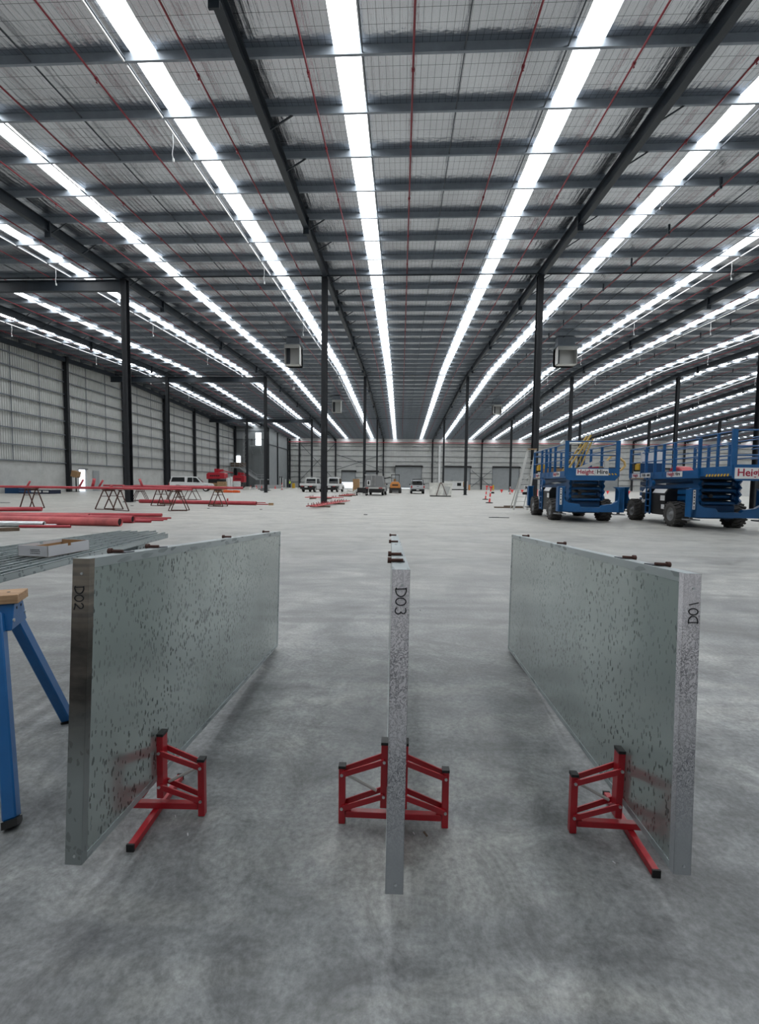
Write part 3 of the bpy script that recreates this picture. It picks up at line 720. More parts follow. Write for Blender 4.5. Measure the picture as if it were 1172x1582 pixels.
for k, (c, d) in enumerate(bx):
    b = MB().m(m_cardw)
    if k in (1, 2):
        x = c[0]
        for (ya, yb, z1) in ((0, dB*.46, hB), (dB*.46, dB*.54, hB-.018), (dB*.54, dB, hB)): b.bb(x-.002, x+.002, ya, yb, 0, z1)
    else: b.box(c, d)
    b.build('side_panel', None, t)
    b = MB(); off = .0026
    cc = Vector(c); dd = Vector(d)
    if k in (1, 2): cc.x += off if k == 1 else -off; dd.x = .001; dd.z = hB-.02; cc.z = (hB-.02)/2
    else: cc.y += off if k == 0 else -off; dd.y = .001; dd.z -= .002
    b.box(cc, dd); b.build('inner_lining', m_card, t)
MB().bb(0, wB, 0, dB, 0, .003).build('tray_base', m_card, t)
for k, (s_, z_) in enumerate((('VERPAK  120', .044), ('CARTON TRAY 6', .033), ('SIZE  B 200', .020))):
    q = MB(); 
    rr = random.Random(k)
    x = wB*.42
    while x < wB*.72: w_ = rr.uniform(.003, .007); q.bb(x, x+w_, -.0006, 0, z_, z_+.006); x += w_+rr.uniform(.0015, .004)
    q.build('small_print', m_greytxt, t)

# ---------------------------------------------------------------- red pipes on the floor and on trestles
def gpipe(label, a, b, d, mt=m_redpipe, wall=.012, stubs=(), z=0., name='red_pipe', group='red steel pipes lying about', ang=None):
    """a,b = floor points of the two ends (Vector), d = diameter"""
    a = Vector(a); b = Vector(b); c = (a+b)/2
    t = thing(name, label, 'pipe', (c.x, c.y, z), 0, group)
    za, zb_ = a.z+d/2-z, b.z+d/2-z
    A = Vector((a.x-c.x, a.y-c.y, za)); B = Vector((b.x-c.x, b.y-c.y, zb_))
    MB().pipe(A, B, d/2, wall).build('pipe_wall', mt, t)
    m2 = MB(); m2.tube(A+(B-A).normalized()*.05, B-(B-A).normalized()*.05, d/2-wall-.001, 14); m2.build('dark_inside', m_black, t)
    for f, dx, dz, r in stubs:
        p = A.lerp(B, f); e = p+Vector((dx, 0, dz)); MB().pipe(p, e, r, .01, 12).build('branch_stub', mt, t)
    return t
ext = lambda p, q, k: q+(q-p)*k
def floorpipe(label, px0, px1, d, ex=.0, mt=m_redpipe, **kw):
    a = P(*px0); b = P(*px1); a = a+(a-b)*ex
    return gpipe(label, a, b, d, mt, **kw)
BN = 'pile of pipes on the floor at the left'
floorpipe('thick dusty red pipe with open end, foremost of the pile on the left floor', (0, 809), (186, 813), .27, .6, m_pinkpipe)
floorpipe('thick dark red pipe just behind the foremost pipe of the left pile', (0, 804.5), (206, 808), .26, .6)
floorpipe('medium red pipe with black capped end at the back of the left pile', (0, 799), (138, 801.5), .20, .6, m_pinkpipe)
floorpipe('medium red pipe reaching farthest right at the back of the left pile', (60, 797.5), (250, 798.5), .15, .3)
floorpipe('thin red pipe sticking out farthest right of the left pile', (150, 800), (264, 801.5), .06, .3)
floorpipe('thin red pipe end, second of the small ones right of the left pile', (150, 802), (258, 803.5), .06, .3)
floorpipe('small red pipe end close to the thick pipe mouth, beside thin ones', (150, 803.5), (252, 805), .06, .3)
floorpipe('short red pipe end right beside the open mouth of the thick pipe', (150, 806), (233, 807.5), .10, .3)
floorpipe('grey galvanised pipe with open end in front of the red pile, left edge', (0, 813.5), (68.5, 814), .18, 1.2, m_chrome)
floorpipe('thin grey pipe end between the galvanised and the red one in the left pile', (40, 813), (87, 813), .07, .6, m_chrome)
floorpipe('short thin red pipe end below the thick red pipe in the left pile', (60, 815.5), (109, 815.5), .09, .6)
floorpipe('red pipe lying alone behind the left pile with its end under the first trestle', (0, 790), (65, 789.5), .20, 1.0)
a = P(0, 826); b = P(30, 820)
tag(MB().bar((a.x-2, a.y, .05), (b.x, b.y, .05), .1, .1).build('timber_bearer', m_oldtimber), 'brown timber bearer on the floor at the left edge below the pipes', 'timber')
floorpipe('thick red pipe lying on the floor below the trestles, right of the column', (216, 777), (396, 780.5), .25, 0, stubs=((.76, 0, .28, .05),), z=0)
floorpipe('thin red pipe lying beyond the thick one, its end near the small timber block', (330, 778.5), (414, 780), .07)
floorpipe('thinner red pipe end behind the thick floor pipe, right end', (340, 776.5), (410, 777.2), .06)
c = P(418.5, 780.5); tag(MB().box((c.x, c.y, .07), (.28, .2, .14)).build('timber_block', m_timber), 'small brown timber block on the floor right of the pipe ends', 'timber')
for i, (px, py, w_) in enumerate(((258, 781, .9), (332, 782, .8))):
    c = P(px, py-1.5); tag(MB().box((c.x, c.y, .03), (w_, .12, .06)).build('timber_bearer', m_oldtimber), 'short timber bearer under the thick red floor pipe, %s' % ('left one' if i == 0 else 'right one'), 'timber')

def trestle(label, fl_, fr_, top, nfr=2, gap=.55, narrow=.12):
    """fl_, fr_: floor points of front frame feet"""
    c = (fl_+fr_)/2; d = fr_-fl_; an = math.atan2(d.y, d.x); hw = d.length/2
    t = thing('pipe_trestle', label, 'trestle', (c.x, c.y, 0), an, 'rusty steel pipe trestles')
    for k in range(nfr):
        y_ = k*gap
        for s_ in (-1, 1): MB().bar((s_*hw, y_, .02), (s_*narrow*.35, y_, top-.02), .04, .04, (0, 1, 0)).build('leg', m_rust, t)
        b = MB(); zc = top-.34; hh = hw*(1-zc/top)+.02; b.bar((-hh, y_, zc), (hh, y_, zc), .03, .03); b.build('cross_tie', m_rust, t)
        b = MB(); b.bar((-hw, y_, .02), (hw, y_, .02), .035, .035); b.build('base_bar', m_rust, t)
    MB().bb(-.09, .09, -.06, (nfr-1)*gap+.06, top-.04, top).build('head_bar', m_rust, t)
    MB().bb(-.03, .03, -.03, (nfr-1)*gap+.03, top-.09, top-.045).build('head_rib', m_rust, t)
    return t
TT = 1.03
TD = [('rusty A frame trestle at the far left under the red pipes', (30.7, 785.4), (53.7, 786), 2),
      ('rusty double A frame trestle just left of the nearest left column', (147, 787), (176.6, 788), 2),
      ('rusty A frame trestle overlapping the foot of the nearest left column', (174, 788.5), (199, 790), 1),
      ('rusty A frame trestle behind, right of the nearest left column, leftmost of the far row', (203, 774), (226, 774), 3),
      ('rusty A frame trestle above the thick floor pipe, left end', (233, 781.4), (255, 782), 2),
      ('rusty double A frame trestle standing nearest, left of the white pickup', (260, 789.6), (289, 789.6), 2),
      ('rusty A frame trestle under the right end of the red pipes', (321.6, 782.5), (344.6, 783), 2),
      ('rusty A frame trestle of the far row behind the nearest double one', (256, 774), (279, 774), 3),
      ('rusty A frame trestle of the far row, farthest right below the white pickup', (283, 772), (304, 772.5), 2)]
for lab, a, b, n in TD: trestle(lab, P(*a), P(*b), TT, n)
def tp(label, x0, y0, x1, y1, d, stubs=(), z=TT, mt=m_redpipe):
    return gpipe(label, Vector((x0, y0, z)), Vector((x1, y1, z)), d, mt, stubs=stubs, z=z)
xa = lambda px, Y: Q(px, 750, Y).x
tp('long red pipe on the near trestles running in from the left edge', xa(-170, 23.95), 23.95, xa(205, 23.0), 23.0, .13, ((.58, .18, .30, .045),))
tp('long red pipe on the near trestles starting at the first trestle', xa(41, 24.1), 24.1, xa(250, 23.1), 23.1, .12, ((.40, .25, .42, .05), (.50, .12, .48, .075), (.545, .25, .40, .05), (.62, .2, .12, .05)))
tp('red pipe on the near trestles with its end at the nearest double trestle', xa(120, 22.95), 22.95, xa(296, 22.7), 22.7, .12)
tp('red pipe across the trestles passing in front of the white pickup, longest on the right', xa(190, 27.25), 27.25, xa(375, 28.2), 28.2, .16, ((.16, -.18, .48, .07),))
tp('red pipe across the trestles in front of the white pickup, shorter one', xa(200, 27.62), 27.62, xa(340, 28.3), 28.3, .10)
tp('red pipe on the far row of trestles behind the column', xa(160, 33.6), 33.6, xa(330, 33.9), 33.9, .14)
tp('thin red pipe on the far row of trestles', xa(225, 34.2), 34.2, xa(290, 34.4), 34.4, .09, z=TT)
# blue skid frame at far left
c = Q(0, 755, 50)
t = thing('steel_skid', 'dark blue steel skid frame standing far behind the pipes at the left edge', 'skid', (-39.5, 47, 0), 0)
b = MB(); b.bb(-1.5, .0, -.8, .8, .0, .62); b.build('skid_body', m_blued, t); b = MB()
b.bb(0, 3.3, -.8, -.7, .0, .10); b.bb(0, 3.3, .7, .8, .0, .10); b.bb(3.2, 3.3, -.8, .8, .0, .4); b.bb(0, 3.3, -.8, -.7, .34, .42); b.bb(2.4, 2.5, -.8, -.7, .1, .4); b.build('skid_frame', m_navy, t)
t = thing('carton_on_stand', 'brown carton on a dark stand beside the left wall, left of the bright doorway', 'box', (-40.2, 55.7, 0))
q = MB().box((0, 0, 2.2), (.75, .7, .75), M=Matrix.Rotation(.25, 4, 'Y')); q.build('carton', m_card, t); q = MB(); q.bb(-.05, .05, -.05, .05, 0, 1.95); q.bb(-.3, .3, -.3, .3, 0, .05); q.bb(-.3, .3, -.2, .2, 1.78, 1.86); q.build('stand_post', m_black, t)

# small sprinkler bundles near the middle left column
def bundle(label, pa, pb, n, w, z0=.10, mt=m_pinkpipe):
    a = P(*pa); b = P(*pb); d = (b-a); L_ = d.length; an = math.atan2(d.y, d.x)
    t = thing('pipe_bundle', label, 'pipes', tuple(a), an, 'dusty red pipes on timber bearers')
    for i in range(n):
        y_ = -w/2+w*i/(n-1); l0 = random.uniform(0, .25); MB().pipe((l0, y_, z0+.035), (L_-random.uniform(0, .6), y_, z0+.035), .033, .006, 8).build('pipe', mt, t)
        for k in range(int(L_/1.1)):
            x = .5+k*1.1+random.uniform(-.1, .1); MB().tube((x, y_, z0+.06), (x, y_, z0+.20), .02, 6).build('nipple', m_sprink, t)
    for x in (L_*.2, L_*.62): MB().bb(x-.05, x+.05, -w/2-.4, w/2+.3, 0, z0).build('timber_bearer', m_oldtimber, t)
    return t
bundle('bundle of dusty red pipes on timbers, nearest the foot of the middle left column', (479, 786), (535, 776), 4, .55)
bundle('bundle of dusty red pipes behind the middle left column, its left half', (472, 770.5), (530, 771.5), 5, 1.2, .12)
bundle('short bundle of dusty red pipes right of the middle left column, farther back', (529, 767.5), (545, 765.3), 4, .8, .1)

# ---------------------------------------------------------------- vehicles
def wheel(parent, x, y, r, w, mt=m_carrub, hub=m_alu):
    t = MB().lathe([(r*.6, -w/2), (r*.93, -w/2), (r, -w/2+.04), (r, w/2-.04), (r*.93, w/2), (r*.6, w/2)], (x, y, r), 'x', 20).build('wheel', mt, parent)
    b = MB(); b.lathe([(.001, -w/2+.03), (r*.3, -w/2+.03), (r*.58, -w/2+.06), (r*.6, -w/2+.01)], (x, y, r), 'x', 16)
    b.lathe([(.001, w/2-.03), (r*.3, w/2-.03), (r*.58, w/2-.06), (r*.6, w/2-.01)], (x, y, r), 'x', 16); b.build('hub', hub, t)
    return t
def ute(label, loc, rz, body, kind, name='pickup', L=5.6, wd_=2.05, h=2.05):
    """local -y is the rear that faces the viewer when rz=0"""
    t = thing(name, label, 'pickup', loc, rz); hw = wd_/2; r = .42
    y0, y1 = -L/2, L/2
    wy = (y0+1.25, y1-1.05)
    def arch(yc): return [(yc-.5, .45), (yc-.42, .78), (yc-.2, .93), (yc+.2, .93), (yc+.42, .78), (yc+.5, .45)]
    lo = [(y0+ (.1 if kind == 'tub' or kind == 'canopyside' else 2.1), .45)]
    if kind in ('tub', 'canopyside'): lo += arch(wy[0])
    lo += arch(wy[1])+[(y1-.05, .45), (y1, .9), (y1-.15, 1.15), (y1-1.5, 1.28)]
    lo += [(lo[0][0], 1.28)]
    MB().prism(lo, 'x', -hw, hw).build('lower_body', body, t, .04, 2)
    cy0 = y0+2.15; cab = [(cy0, 1.26), (cy0+.15, h-.06), (cy0+.5, h), (cy0+1.55, h-.02), (cy0+2.35, 1.3)]
    MB().prism(cab, 'x', -hw+.14, hw-.14).build('cab', body, t, .05, 2)
    g_ = MB()
    g_.prism([(cy0+.28, 1.34), (cy0+.36, h-.14), (cy0+1.0, h-.13), (cy0+1.0, 1.34)], 'x', -hw+.125, hw-.125); g_.prism([(cy0+1.08, 1.34), (cy0+1.08, h-.13), (cy0+1.5, h-.15), (cy0+2.05, 1.36)], 'x', -hw+.125, hw-.125)
    g_.build('side_windows', m_glass, t)
    b = MB(); b.add([(-hw+.25, cy0+.015, 1.38), (hw-.25, cy0+.015, 1.38), (hw-.3, cy0+.115, h-.16), (-hw+.3, cy0+.115, h-.16)], [(0, 1, 2, 3)]); b.build('rear_window', m_glass, t)
    b = MB(); b.add([(-hw+.22, cy0+2.38, 1.34), (hw-.22, cy0+2.38, 1.34), (hw-.26, cy0+1.62, h-.07), (-hw+.26, cy0+1.62, h-.07)], [(0, 1, 2, 3)]); b.build('windscreen', m_glass, t)
    MB().bb(-hw+.2, hw-.2, y0+.1, y1-.3, .35, .5).build('chassis', m_black, t)
    for s_ in (-1, 1):
        for y_ in wy: wheel(t, s_*(hw-.13), y_, r, .26)
        MB().box((s_*(hw+.1), cy0+1.75, 1.38), (.18, .1, .17)).build('mirror', m_black, t)
    if kind in ('tub', 'canopyside'):
        b = MB(); b.bb(-hw+.1, hw-.1, y0+.02, y0+.1, .72, 1.27); b.build('tailgate', body, t, .02)
        b = MB(); b.box((0, y0+.0, 1.1), (.3, .03, .06)); b.build('tailgate_handle', m_black, t)
        for s_ in (-1, 1): MB().bb(s_*(hw-.02), s_*(hw-.2), y0+.0, y0+.1, .85, 1.2).build('tail_lamp', m_tail, t)
        MB().bb(-hw+.05, hw-.05, y0-.12, y0+.1, .48, .68).build('rear_bumper', m_black, t)
        MB().bb(-.2, .2, y0-.135, y0-.12, .52, .64).build('number_plate', m_signw, t)
        if kind == 'tub':
            b = MB()
            for yy_ in (y0+.5, y0+1.5):
                b.bar((-hw+.15, yy_, 1.28), (-hw+.25, yy_, h+.05), .05, .05); b.bar((hw-.15, yy_, 1.28), (hw-.25, yy_, h+.05), .05, .05); b.bar((-hw+.2, yy_, h+.03), (hw-.2, yy_, h+.03), .05, .05)
            b.build('rack', m_black, t)
            b = MB(); b.bar((-.6, y0+.3, h+.1), (.5, y0+2.6, h+.1), .35, .06); b.bb(-.7, .7, y0+.3, y0+1.8, 1.2, 1.6); b.bb(-.75, -.1, y0+.4, y0+1.2, 1.5, 1.8); b.build('rack_load', m_black, t)
        else:
            b = MB(); b.prism([(y0+.08, 1.27), (y0+.35, h-.02), (cy0+.1, h+.02), (cy0+.1, 1.27)], 'x', -hw+.1, hw-.1); b.build('canopy', body, t, .04, 2)
            b = MB(); b.prism([(y0+.3, 1.38), (y0+.48, h-.14), (cy0-.05, h-.12), (cy0-.05, 1.38)], 'x', -hw+.085, hw-.085); b.build('canopy_windows', m_glass, t)
            b = MB(); b.add([(-hw+.2, y0+.10, 1.36), (hw-.2, y0+.10, 1.36), (hw-.25, y0+.31, h-.1), (-hw+.25, y0+.31, h-.1)], [(0, 1, 2, 3)]); b.build('canopy_rear_window', m_glass, t)
            MB().bb(-hw+.12, hw-.12, y0-.01, y0+.02, .7, 1.24).build('dark_tailgate_panel', m_black, t)
    if kind == 'tray':
        MB().bb(-hw-.05, hw+.05, y0, cy0-.1, .98, 1.06).build('tray_deck', m_alu, t)
        b = MB(); b.bb(-hw-.05, hw+.05, y0-.02, y0+.03, 1.06, 1.33); b.bb(-hw-.07, -hw-.03, y0, cy0-.12, 1.06, 1.33); b.bb(hw+.03, hw+.07, y0, cy0-.12, 1.06, 1.33); b.build('tray_sides', body, t)
        b = MB(); 
        for s_ in (-1, 1): b.bb(s_*(hw-.55), s_*(hw-.15), y0-.03, y0+.02, .86, .97)
        b.build('tail_lamp', m_tail, t); MB().bb(-.3, .15, y0-.05, y0, .72, .9).build('number_plate', m_signw, t)
        MB().bb(-hw, hw, y0+.02, y0+.4, .5, .97).build('under_tray', m_black, t)
        b = MB()
        for s_ in (-1, 1): b.bar((s_*(hw-.1), cy0-.15, 1.06), (s_*(hw-.15), cy0-.15, h+.15), .06, .06)
        b.bar((-hw+.12, cy0-.15, h+.12), (hw-.12, cy0-.15, h+.12), .06, .06); b.bar((-hw+.12, cy0-.15, 1.6), (hw-.12, cy0-.15, 1.6), .05, .05); b.build('headboard_rack', m_alu, t)
    if kind == 'box':
        b = MB(); b.prism([(-hw-.02, 1.0), (hw+.02, 1.0), (hw+.02, 1.55), (hw-.15, 2.42), (-hw+.15, 2.42), (-hw-.02, 1.55)], 'y', y0, cy0-.1); b.build('service_canopy', m_greyb, t, .03)
        MB().bb(-hw-.1, hw+.1, y0-.04, cy0-.1, .82, 1.02).build('tray_rim', m_alu, t)
        b = MB(); 
        for s_ in (-1, 1): b.bb(s_*(hw-.5), s_*(hw-.05), y0-.07, y0-.04, .86, .97)
        b.build('tail_lamp', m_tail, t)
        b = MB(); b.bb(-hw+.3, -hw+.72, y0-.03, y0, 1.2, 1.85); b.build('rear_hatch', m_signw, t); b = MB(); b.bb(-hw+.4, -hw+.6, y0-.045, y0-.02, 1.35, 1.75); b.build('hatch_label', m_black, t)
        b = MB()
        for z in (1.3, 1.5, 1.7, 1.9, 2.1): b.bar((-hw+.85, y0-.06, z), (-hw+1.3, y0-.06, z), .03, .03)
        for x in (-hw+.85, -hw+1.3): b.bar((x, y0-.06, 1.2), (x, y0-.06, 2.4), .03, .03)
        b.build('rear_ladder', m_alu, t)
        b = MB(); b.bar((-hw, y0+.05, 2.5), (hw-.05, y0+.05, 2.5), .05, .05); b.bar((-hw+.15, y0+.05, 2.4), (-hw+.15, y0+.05, 2.65), .05, .05); b.bar((hw-.15, y0+.05, 2.4), (hw-.15, y0+.05, 2.65), .05, .05); b.build('roof_rack', m_alu, t)
        MB().bb(-hw+.1, hw-.1, y0, y0+.5, .45, .82).build('under_tray', m_black, t)
    return t
def fp(px, py): p = P(px, py); return p
p = fp(645, 763.0); ute('silver pickup with a dark loaded rack, seen from behind in the far middle', (p.x, p.y+2.8, 0), .0, m_silver, 'tub')
p = fp(578, 765.5); ute('dark service pickup with a grey canopy and rear ladder, left of the orange loader', (p.x+.1, p.y+2.8, 0), -.07, m_greyb, 'box', wd_=2.25, h=2.1)
p = fp(468, 760.3); ute('white flat tray pickup farther left, seen from behind at an angle', (p.x+.9, p.y+2.6, 0), -.12, m_white, 'tray', h=2.25)
p = fp(503, 760.3); ute('white flat tray pickup partly hidden behind the middle left column', (p.x+1.0, p.y+2.6, 0), -.12, m_white, 'tray', h=2.35)
p = fp(291, 759.3); ute('white pickup with matching canopy and dark windows, side on behind the red pipes', (p.x, p.y+1.2, 0), -PI/2+.32, m_white, 'canopyside', L=6.0, h=2.15)
# orange loader seen from behind
p = fp(610, 762.0)
t = thing('wheel_loader', 'orange wheel loader with a black cab frame, seen from behind', 'loader', (p.x, p.y+1.5, 0))
for s_ in (-1, 1):
    for y_ in (-.8, 1.6): wheel(t, s_*.72, y_, .48, .42, m_rubber, m_orange)
MB().prism([(-.75, .8), (.75, .8), (.82, 1.25), (.5, 1.75), (-.5, 1.75), (-.82, 1.25)], 'y', -1.5, .2).build('engine_cover', m_orange, t, .06, 2)
b = MB()
for s_ in (-1, 1):
    for y_ in (.1, 1.4): b.bar((s_*.55, y_, 1.0), (s_*.6, y_, 2.85), .08, .08)
b.bb(-.68, .68, 0, 1.5, 2.8, 2.9); b.build('cab_frame', m_black, t)
MB().bb(-.3, .1, .4, .5, 1.5, 2.2).build('seat', m_card, t); b = MB(); b.bb(-.45, .45, -1.53, -1.5, 1.15, 1.35); b.bb(-.35, .35, -1.4, -1.2, 1.55, 1.62); b.build('grille', m_black, t)
MB().bb(-.6, .6, -1.3, 2.2, .45, .8).build('chassis', m_greytxt, t)
b = MB(); b.bar((-.75, 1.6, 2.5), (-2.0, 1.9, 2.2), .1, .16); b.bar((-2.0, 1.9, 2.2), (-2.3, 2.0, 1.3), .1, .1); b.build('side_arm', m_black, t)
b = MB(); 
for s_ in (-1, 1): b.bar((s_*.3, 1.8, 1.2), (s_*.3, 3.2, .5), .12, .2)
b.bb(-1.0, 1.0, 3.1, 3.6, .05, .7); b.build('bucket', m_greyb, t)
# tipped white skip bin
p = fp(682, 767.3)
t = thing('waste_bin', 'dirty white steel bin with sloping gusset frame on the floor, right of the silver pickup', 'bin', (p.x, p.y+1.0, 0), -.12)
MB().prism([(-1.35, .12), (1.2, .12), (1.35, 1.62), (-1.35, 1.62)], 'y', -.9, 1.2).build('bin_body', m_dirtyw, t)
MB().bb(-1.4, 1.4, -.96, -.88, 1.52, 1.64).build('rim', m_dirtyw, t)
b = MB(); b.bar((-.5, -.93, .15), (-.1, -.93, 1.6), .05, .07); b.bar((.7, -.93, .15), (.12, -.93, 1.6), .05, .07); b.bar((-.12, -.97, 1.6), (.12, -.97, 1.6), .1, .1); b.build('gusset_frame', m_rust, t)
MB().bb(-1.3, 1.2, -.85, 1.1, .02, .12).build('skids', m_black, t)
b = MB(); b.prism([(.3, .2), (.85, .2), (1.15, 1.2), (.35, 1.2)], 'y', -.92, -.9); b.build('concrete_splash', m_precast, t)
# site cabin
p = Q(710, 757, 118)
t = thing('site_cabin', 'low white site cabin with a dark window on the far floor behind the bin', 'cabin', (14.2, 118, 0), -.02)
MB().bb(-3.6, 2.6, 0, 2.6, .25, 2.15).build('cabin_body', m_white, t, .03); MB().bb(-3.65, 2.65, -.05, 2.65, 2.15, 2.25).build('cabin_roof', m_dirtyw, t)
MB().bb(.0, 1.0, -.03, 0, 1.05, 1.85).build('cabin_window', m_glass, t); MB().bb(-3.6, 2.6, .1, .3, 0, .25).build('cabin_skid', m_black, t); MB().bb(-1.6, -1.1, .3, .8, 2.25, 2.5).build('roof_unit', m_greyb, t)
MB().bb(1.5, 2.0, -.03, 0, .8, 2.1).build('cabin_door', m_timber, t)
tag(MB().bb(-8.3, -7.2, 80, 81, 0, 2.2).build('crate_stack', m_card), 'tall brown crate stack standing just left of the grey service pickup', 'crate')
for i, (px, lab) in enumerate(((724.5, 'orange bollard post beside the right end of the site cabin'), (761.5, 'yellow bollard post in front of the far wall, left of the bunting'))):
    q = Q(px, 757, 119); tag(MB().tube((q.x, 119, 0), (q.x, 119, 1.35), .22, 10).build('bollard_post', m_yel if i else m_orange), lab, 'bollard')
# scrap between
p = fp(542, 764.5); rr = random.Random(3)
t = thing('metal_offcut_heap', 'heap of white and grey metal offcuts left of the grey service pickup', 'scrap', (p.x, p.y+.5, 0))
for k in range(16):
    a = Vector((rr.uniform(-1.1, 1.1), rr.uniform(-.5, .5), rr.uniform(.1, .5))); e = a+Vector((rr.uniform(-.6, .6), rr.uniform(-.3, .3), rr.uniform(-.3, .35)));  a.z = max(a.z, .08); e.z = max(e.z, .08)
    MB().bar(a, e, .09, .09).build('offcut', m_alu if k % 2 else m_dirtyw, t)
p = fp(558, 765.8)
t = thing('generator_trolley', 'small black machine on a wheeled frame, left of the grey service pickup', 'machine', (p.x, p.y+.3, 0))
MB().bb(-.5, .5, -.3, .3, .35, .95).build('machine_body', m_black, t, .04); b = MB(); b.bar((-.7, -.3, .25), (.8, -.3, .25), .06, .06); b.bar((-.7, .3, .25), (.8, .3, .25), .06, .06); b.bar((.8, -.3, .25), (.9, -.3, 1.0), .05, .05); b.build('frame', m_alu, t)
for s_ in (-1, 1): wheel(t, s_*.55, -.1, .24, .14)

# red boom lifts and stacks far left
def boom(label, px, Y, w, z0, z1, rz=0):
    x = Q(px, 745, Y).x
    t = thing('boom_lift', label, 'lift', (x, Y, 0), rz, 'red boom lifts by the office stair')
    MB().prism([(-w/2, z0), (w/2, z0+.1), (w/2, z1-.15), (w/2-.2, z1), (-w/2+.3, z1), (-w/2, z1-.3)], 'y', -.9, .9).build('counterweight_body', m_redmach, t, .05)
    b = MB(); b.bar((-w*.05, 0, z1+.25), (w*.35, 0, z1+.45), .35, .45); b.bar((w*.35, 0, z1+.35), (w*.9, 0, z1-.0), .12, .12); b.bb(-w*.12, w*.12, -.3, .3, z1-.1, z1+.7); b.build('boom_arm', m_redmach, t)
    MB().bb(-w/2+.3, w/2-.3, -.85, .85, .45, z0).build('chassis', m_black, t)
    for s_ in (-1, 1):
        for y_ in (-.75, .75): MB().lathe([(.05, -.18), (.45, -.18), (.5, -.1), (.5, .1), (.45, .18), (.05, .18)], (s_*(w/2-.55), y_, .5), 'y', 16).build('wheel', m_rubber, t)
    for k in range(5): MB().bb(-w*.28+k*w*.11, -w*.28+k*w*.11+w*.08, -.93, -.9, (z0+z1)/2-.08, (z0+z1)/2+.12).build('dark_mark', m_black, t)
    return t
boom('red boom lift with a long body, standing right of the white pickup', 335.5, 84, 3.3, 1.9, 3.1)
boom('dark red boom lift under the office stair landing', 370, 104, 2.6, 1.3, 2.9)
for i, (px, Y, w, h, mt, lab) in enumerate(((330, 80, 1.6, 1.25, m_card, 'stack of tan boards in front of the red boom lift, left one'), (343, 79, 1.5, 1.5, m_timber, 'stack of tan boards in front of the red boom lift, right one'),
    (352.5, 84, .35, 2.2, m_white, 'tall narrow white panel leaning right of the tan boards'), (357, 85, .3, 2.4, m_white, 'second tall white panel beside the tan boards'), (366, 86, 1.2, 1.6, m_white, 'wide white panel stack below the office stair'))):
    x = Q(px, 750, Y).x
    t = thing('board_stack', lab, 'boards', (x, Y, 0), 0, None)
    nb = 5 if h < 2 and w > 1 else 1
    for k in range(nb): MB().bb(-w/2+rr.uniform(0, .05), w/2-rr.uniform(0, .05), -.4, .4, h*k/nb, h*(k+1)/nb-.03).build('board', mt, t)
for i, (x0, x1, lab) in enumerate(((333, 345, 'tan and orange plastic packs on the floor, left one below the boom lift'), (346, 360, 'orange plastic barrier lying on the floor, middle one'), (360.5, 370.5, 'orange plastic barrier lying on the floor, right one'))):
    a = Q(x0, 759, 62); b_ = Q(x1, 759, 62); t = thing('plastic_barrier', lab, 'barrier', ((a.x+b_.x)/2, 62, 0), 0, 'barriers lying on the floor')
    w = b_.x-a.x; MB().prism([(-w/2, 0), (w/2-.05, 0), (w/2-.1, .3), (-w/2+.05, .35)], 'y', -.3, .3).build('barrier_body', m_orangep if i else m_timber, t, .03); MB().bb(-w/2+.1, w/2-.15, -.34, -.3, .1, .2).build('rib', m_orangep if i else m_timber, t)
for i, (px, py, w, h, mt, lab) in enumerate(((382, 757, 1.4, .6, m_dirtyw, 'heap of pale wrapped fittings right of the orange barriers'), (408, 758.5, 1.7, .5, m_greyb, 'low grey stack of plates left of the second row column'), (392, 756, 1.0, .4, m_white, 'small white packet on the floor by the office wall'))):
    p = P(px, py); q = MB()
    t = thing('material_pile', lab, 'pile', (p.x, p.y, 0))
    for k in range(5): MB().box((rr.uniform(-.2, .2)*w, rr.uniform(-.1, .1), h*(k+.5)/5), (w*rr.uniform(.6, 1), .8, h/5*.9), rr.uniform(-.2, .2)).build('layer', mt, t)
for i, px in enumerate((356, 387, 396, 404, 425)):
    p = Q(px, 752, 104); q = MB().m(m_fluo); q.lathe([(.16, .03), (.03, .72)], (p.x, 104, 0), 'z', 10); q.bb(p.x-.2, p.x+.2, 103.8, 104.2, 0, .03)
    tag(q.build('traffic_cone', None), 'small orange traffic cone by the office wall, %s from the left' % (['first', 'second', 'third', 'fourth', 'fifth'][i]), 'cone', 'cones by the office wall')
p = P(435.5, 757.0); t = thing('traffic_pole', 'red and white striped post right of the second row column on the left', 'post', (p.x, p.y, 0))
for k in range(5): MB().tube((0, 0, .05+k*.25), (0, 0, .05+(k+1)*.25), .07-.004*k, 8).build('band', m_fluo if k % 2 == 0 else m_signw, t)
MB().bb(-.25, .25, -.25, .25, 0, .05).build('base', m_black, t)
tag(MB().bb(-34.5, -28.0, 108, 108.5, 0, .85).build('rail_kerb', m_grit), 'long low grey rail in front of the office side wall', 'rail')
tag(MB().bb(Q(451, 750, 118).x, Q(454.5, 750, 118).x, 118, 118.8, .0, 1.25).build('yellow_cabinet', m_yel), 'yellow cabinet near the far wall beside the worker', 'cabinet')
for i, px in enumerate((432.5, 436.5, 441)):
    q = Q(px, 745, 110); tag(MB().tube((q.x, 110, 0), (q.x, 110, 2.5-.3*(i == 2)), .07, 8).build('white_post', m_white), 'white post in front of the office side wall, %s from the left' % ordw[i], 'post', 'white posts by the office')
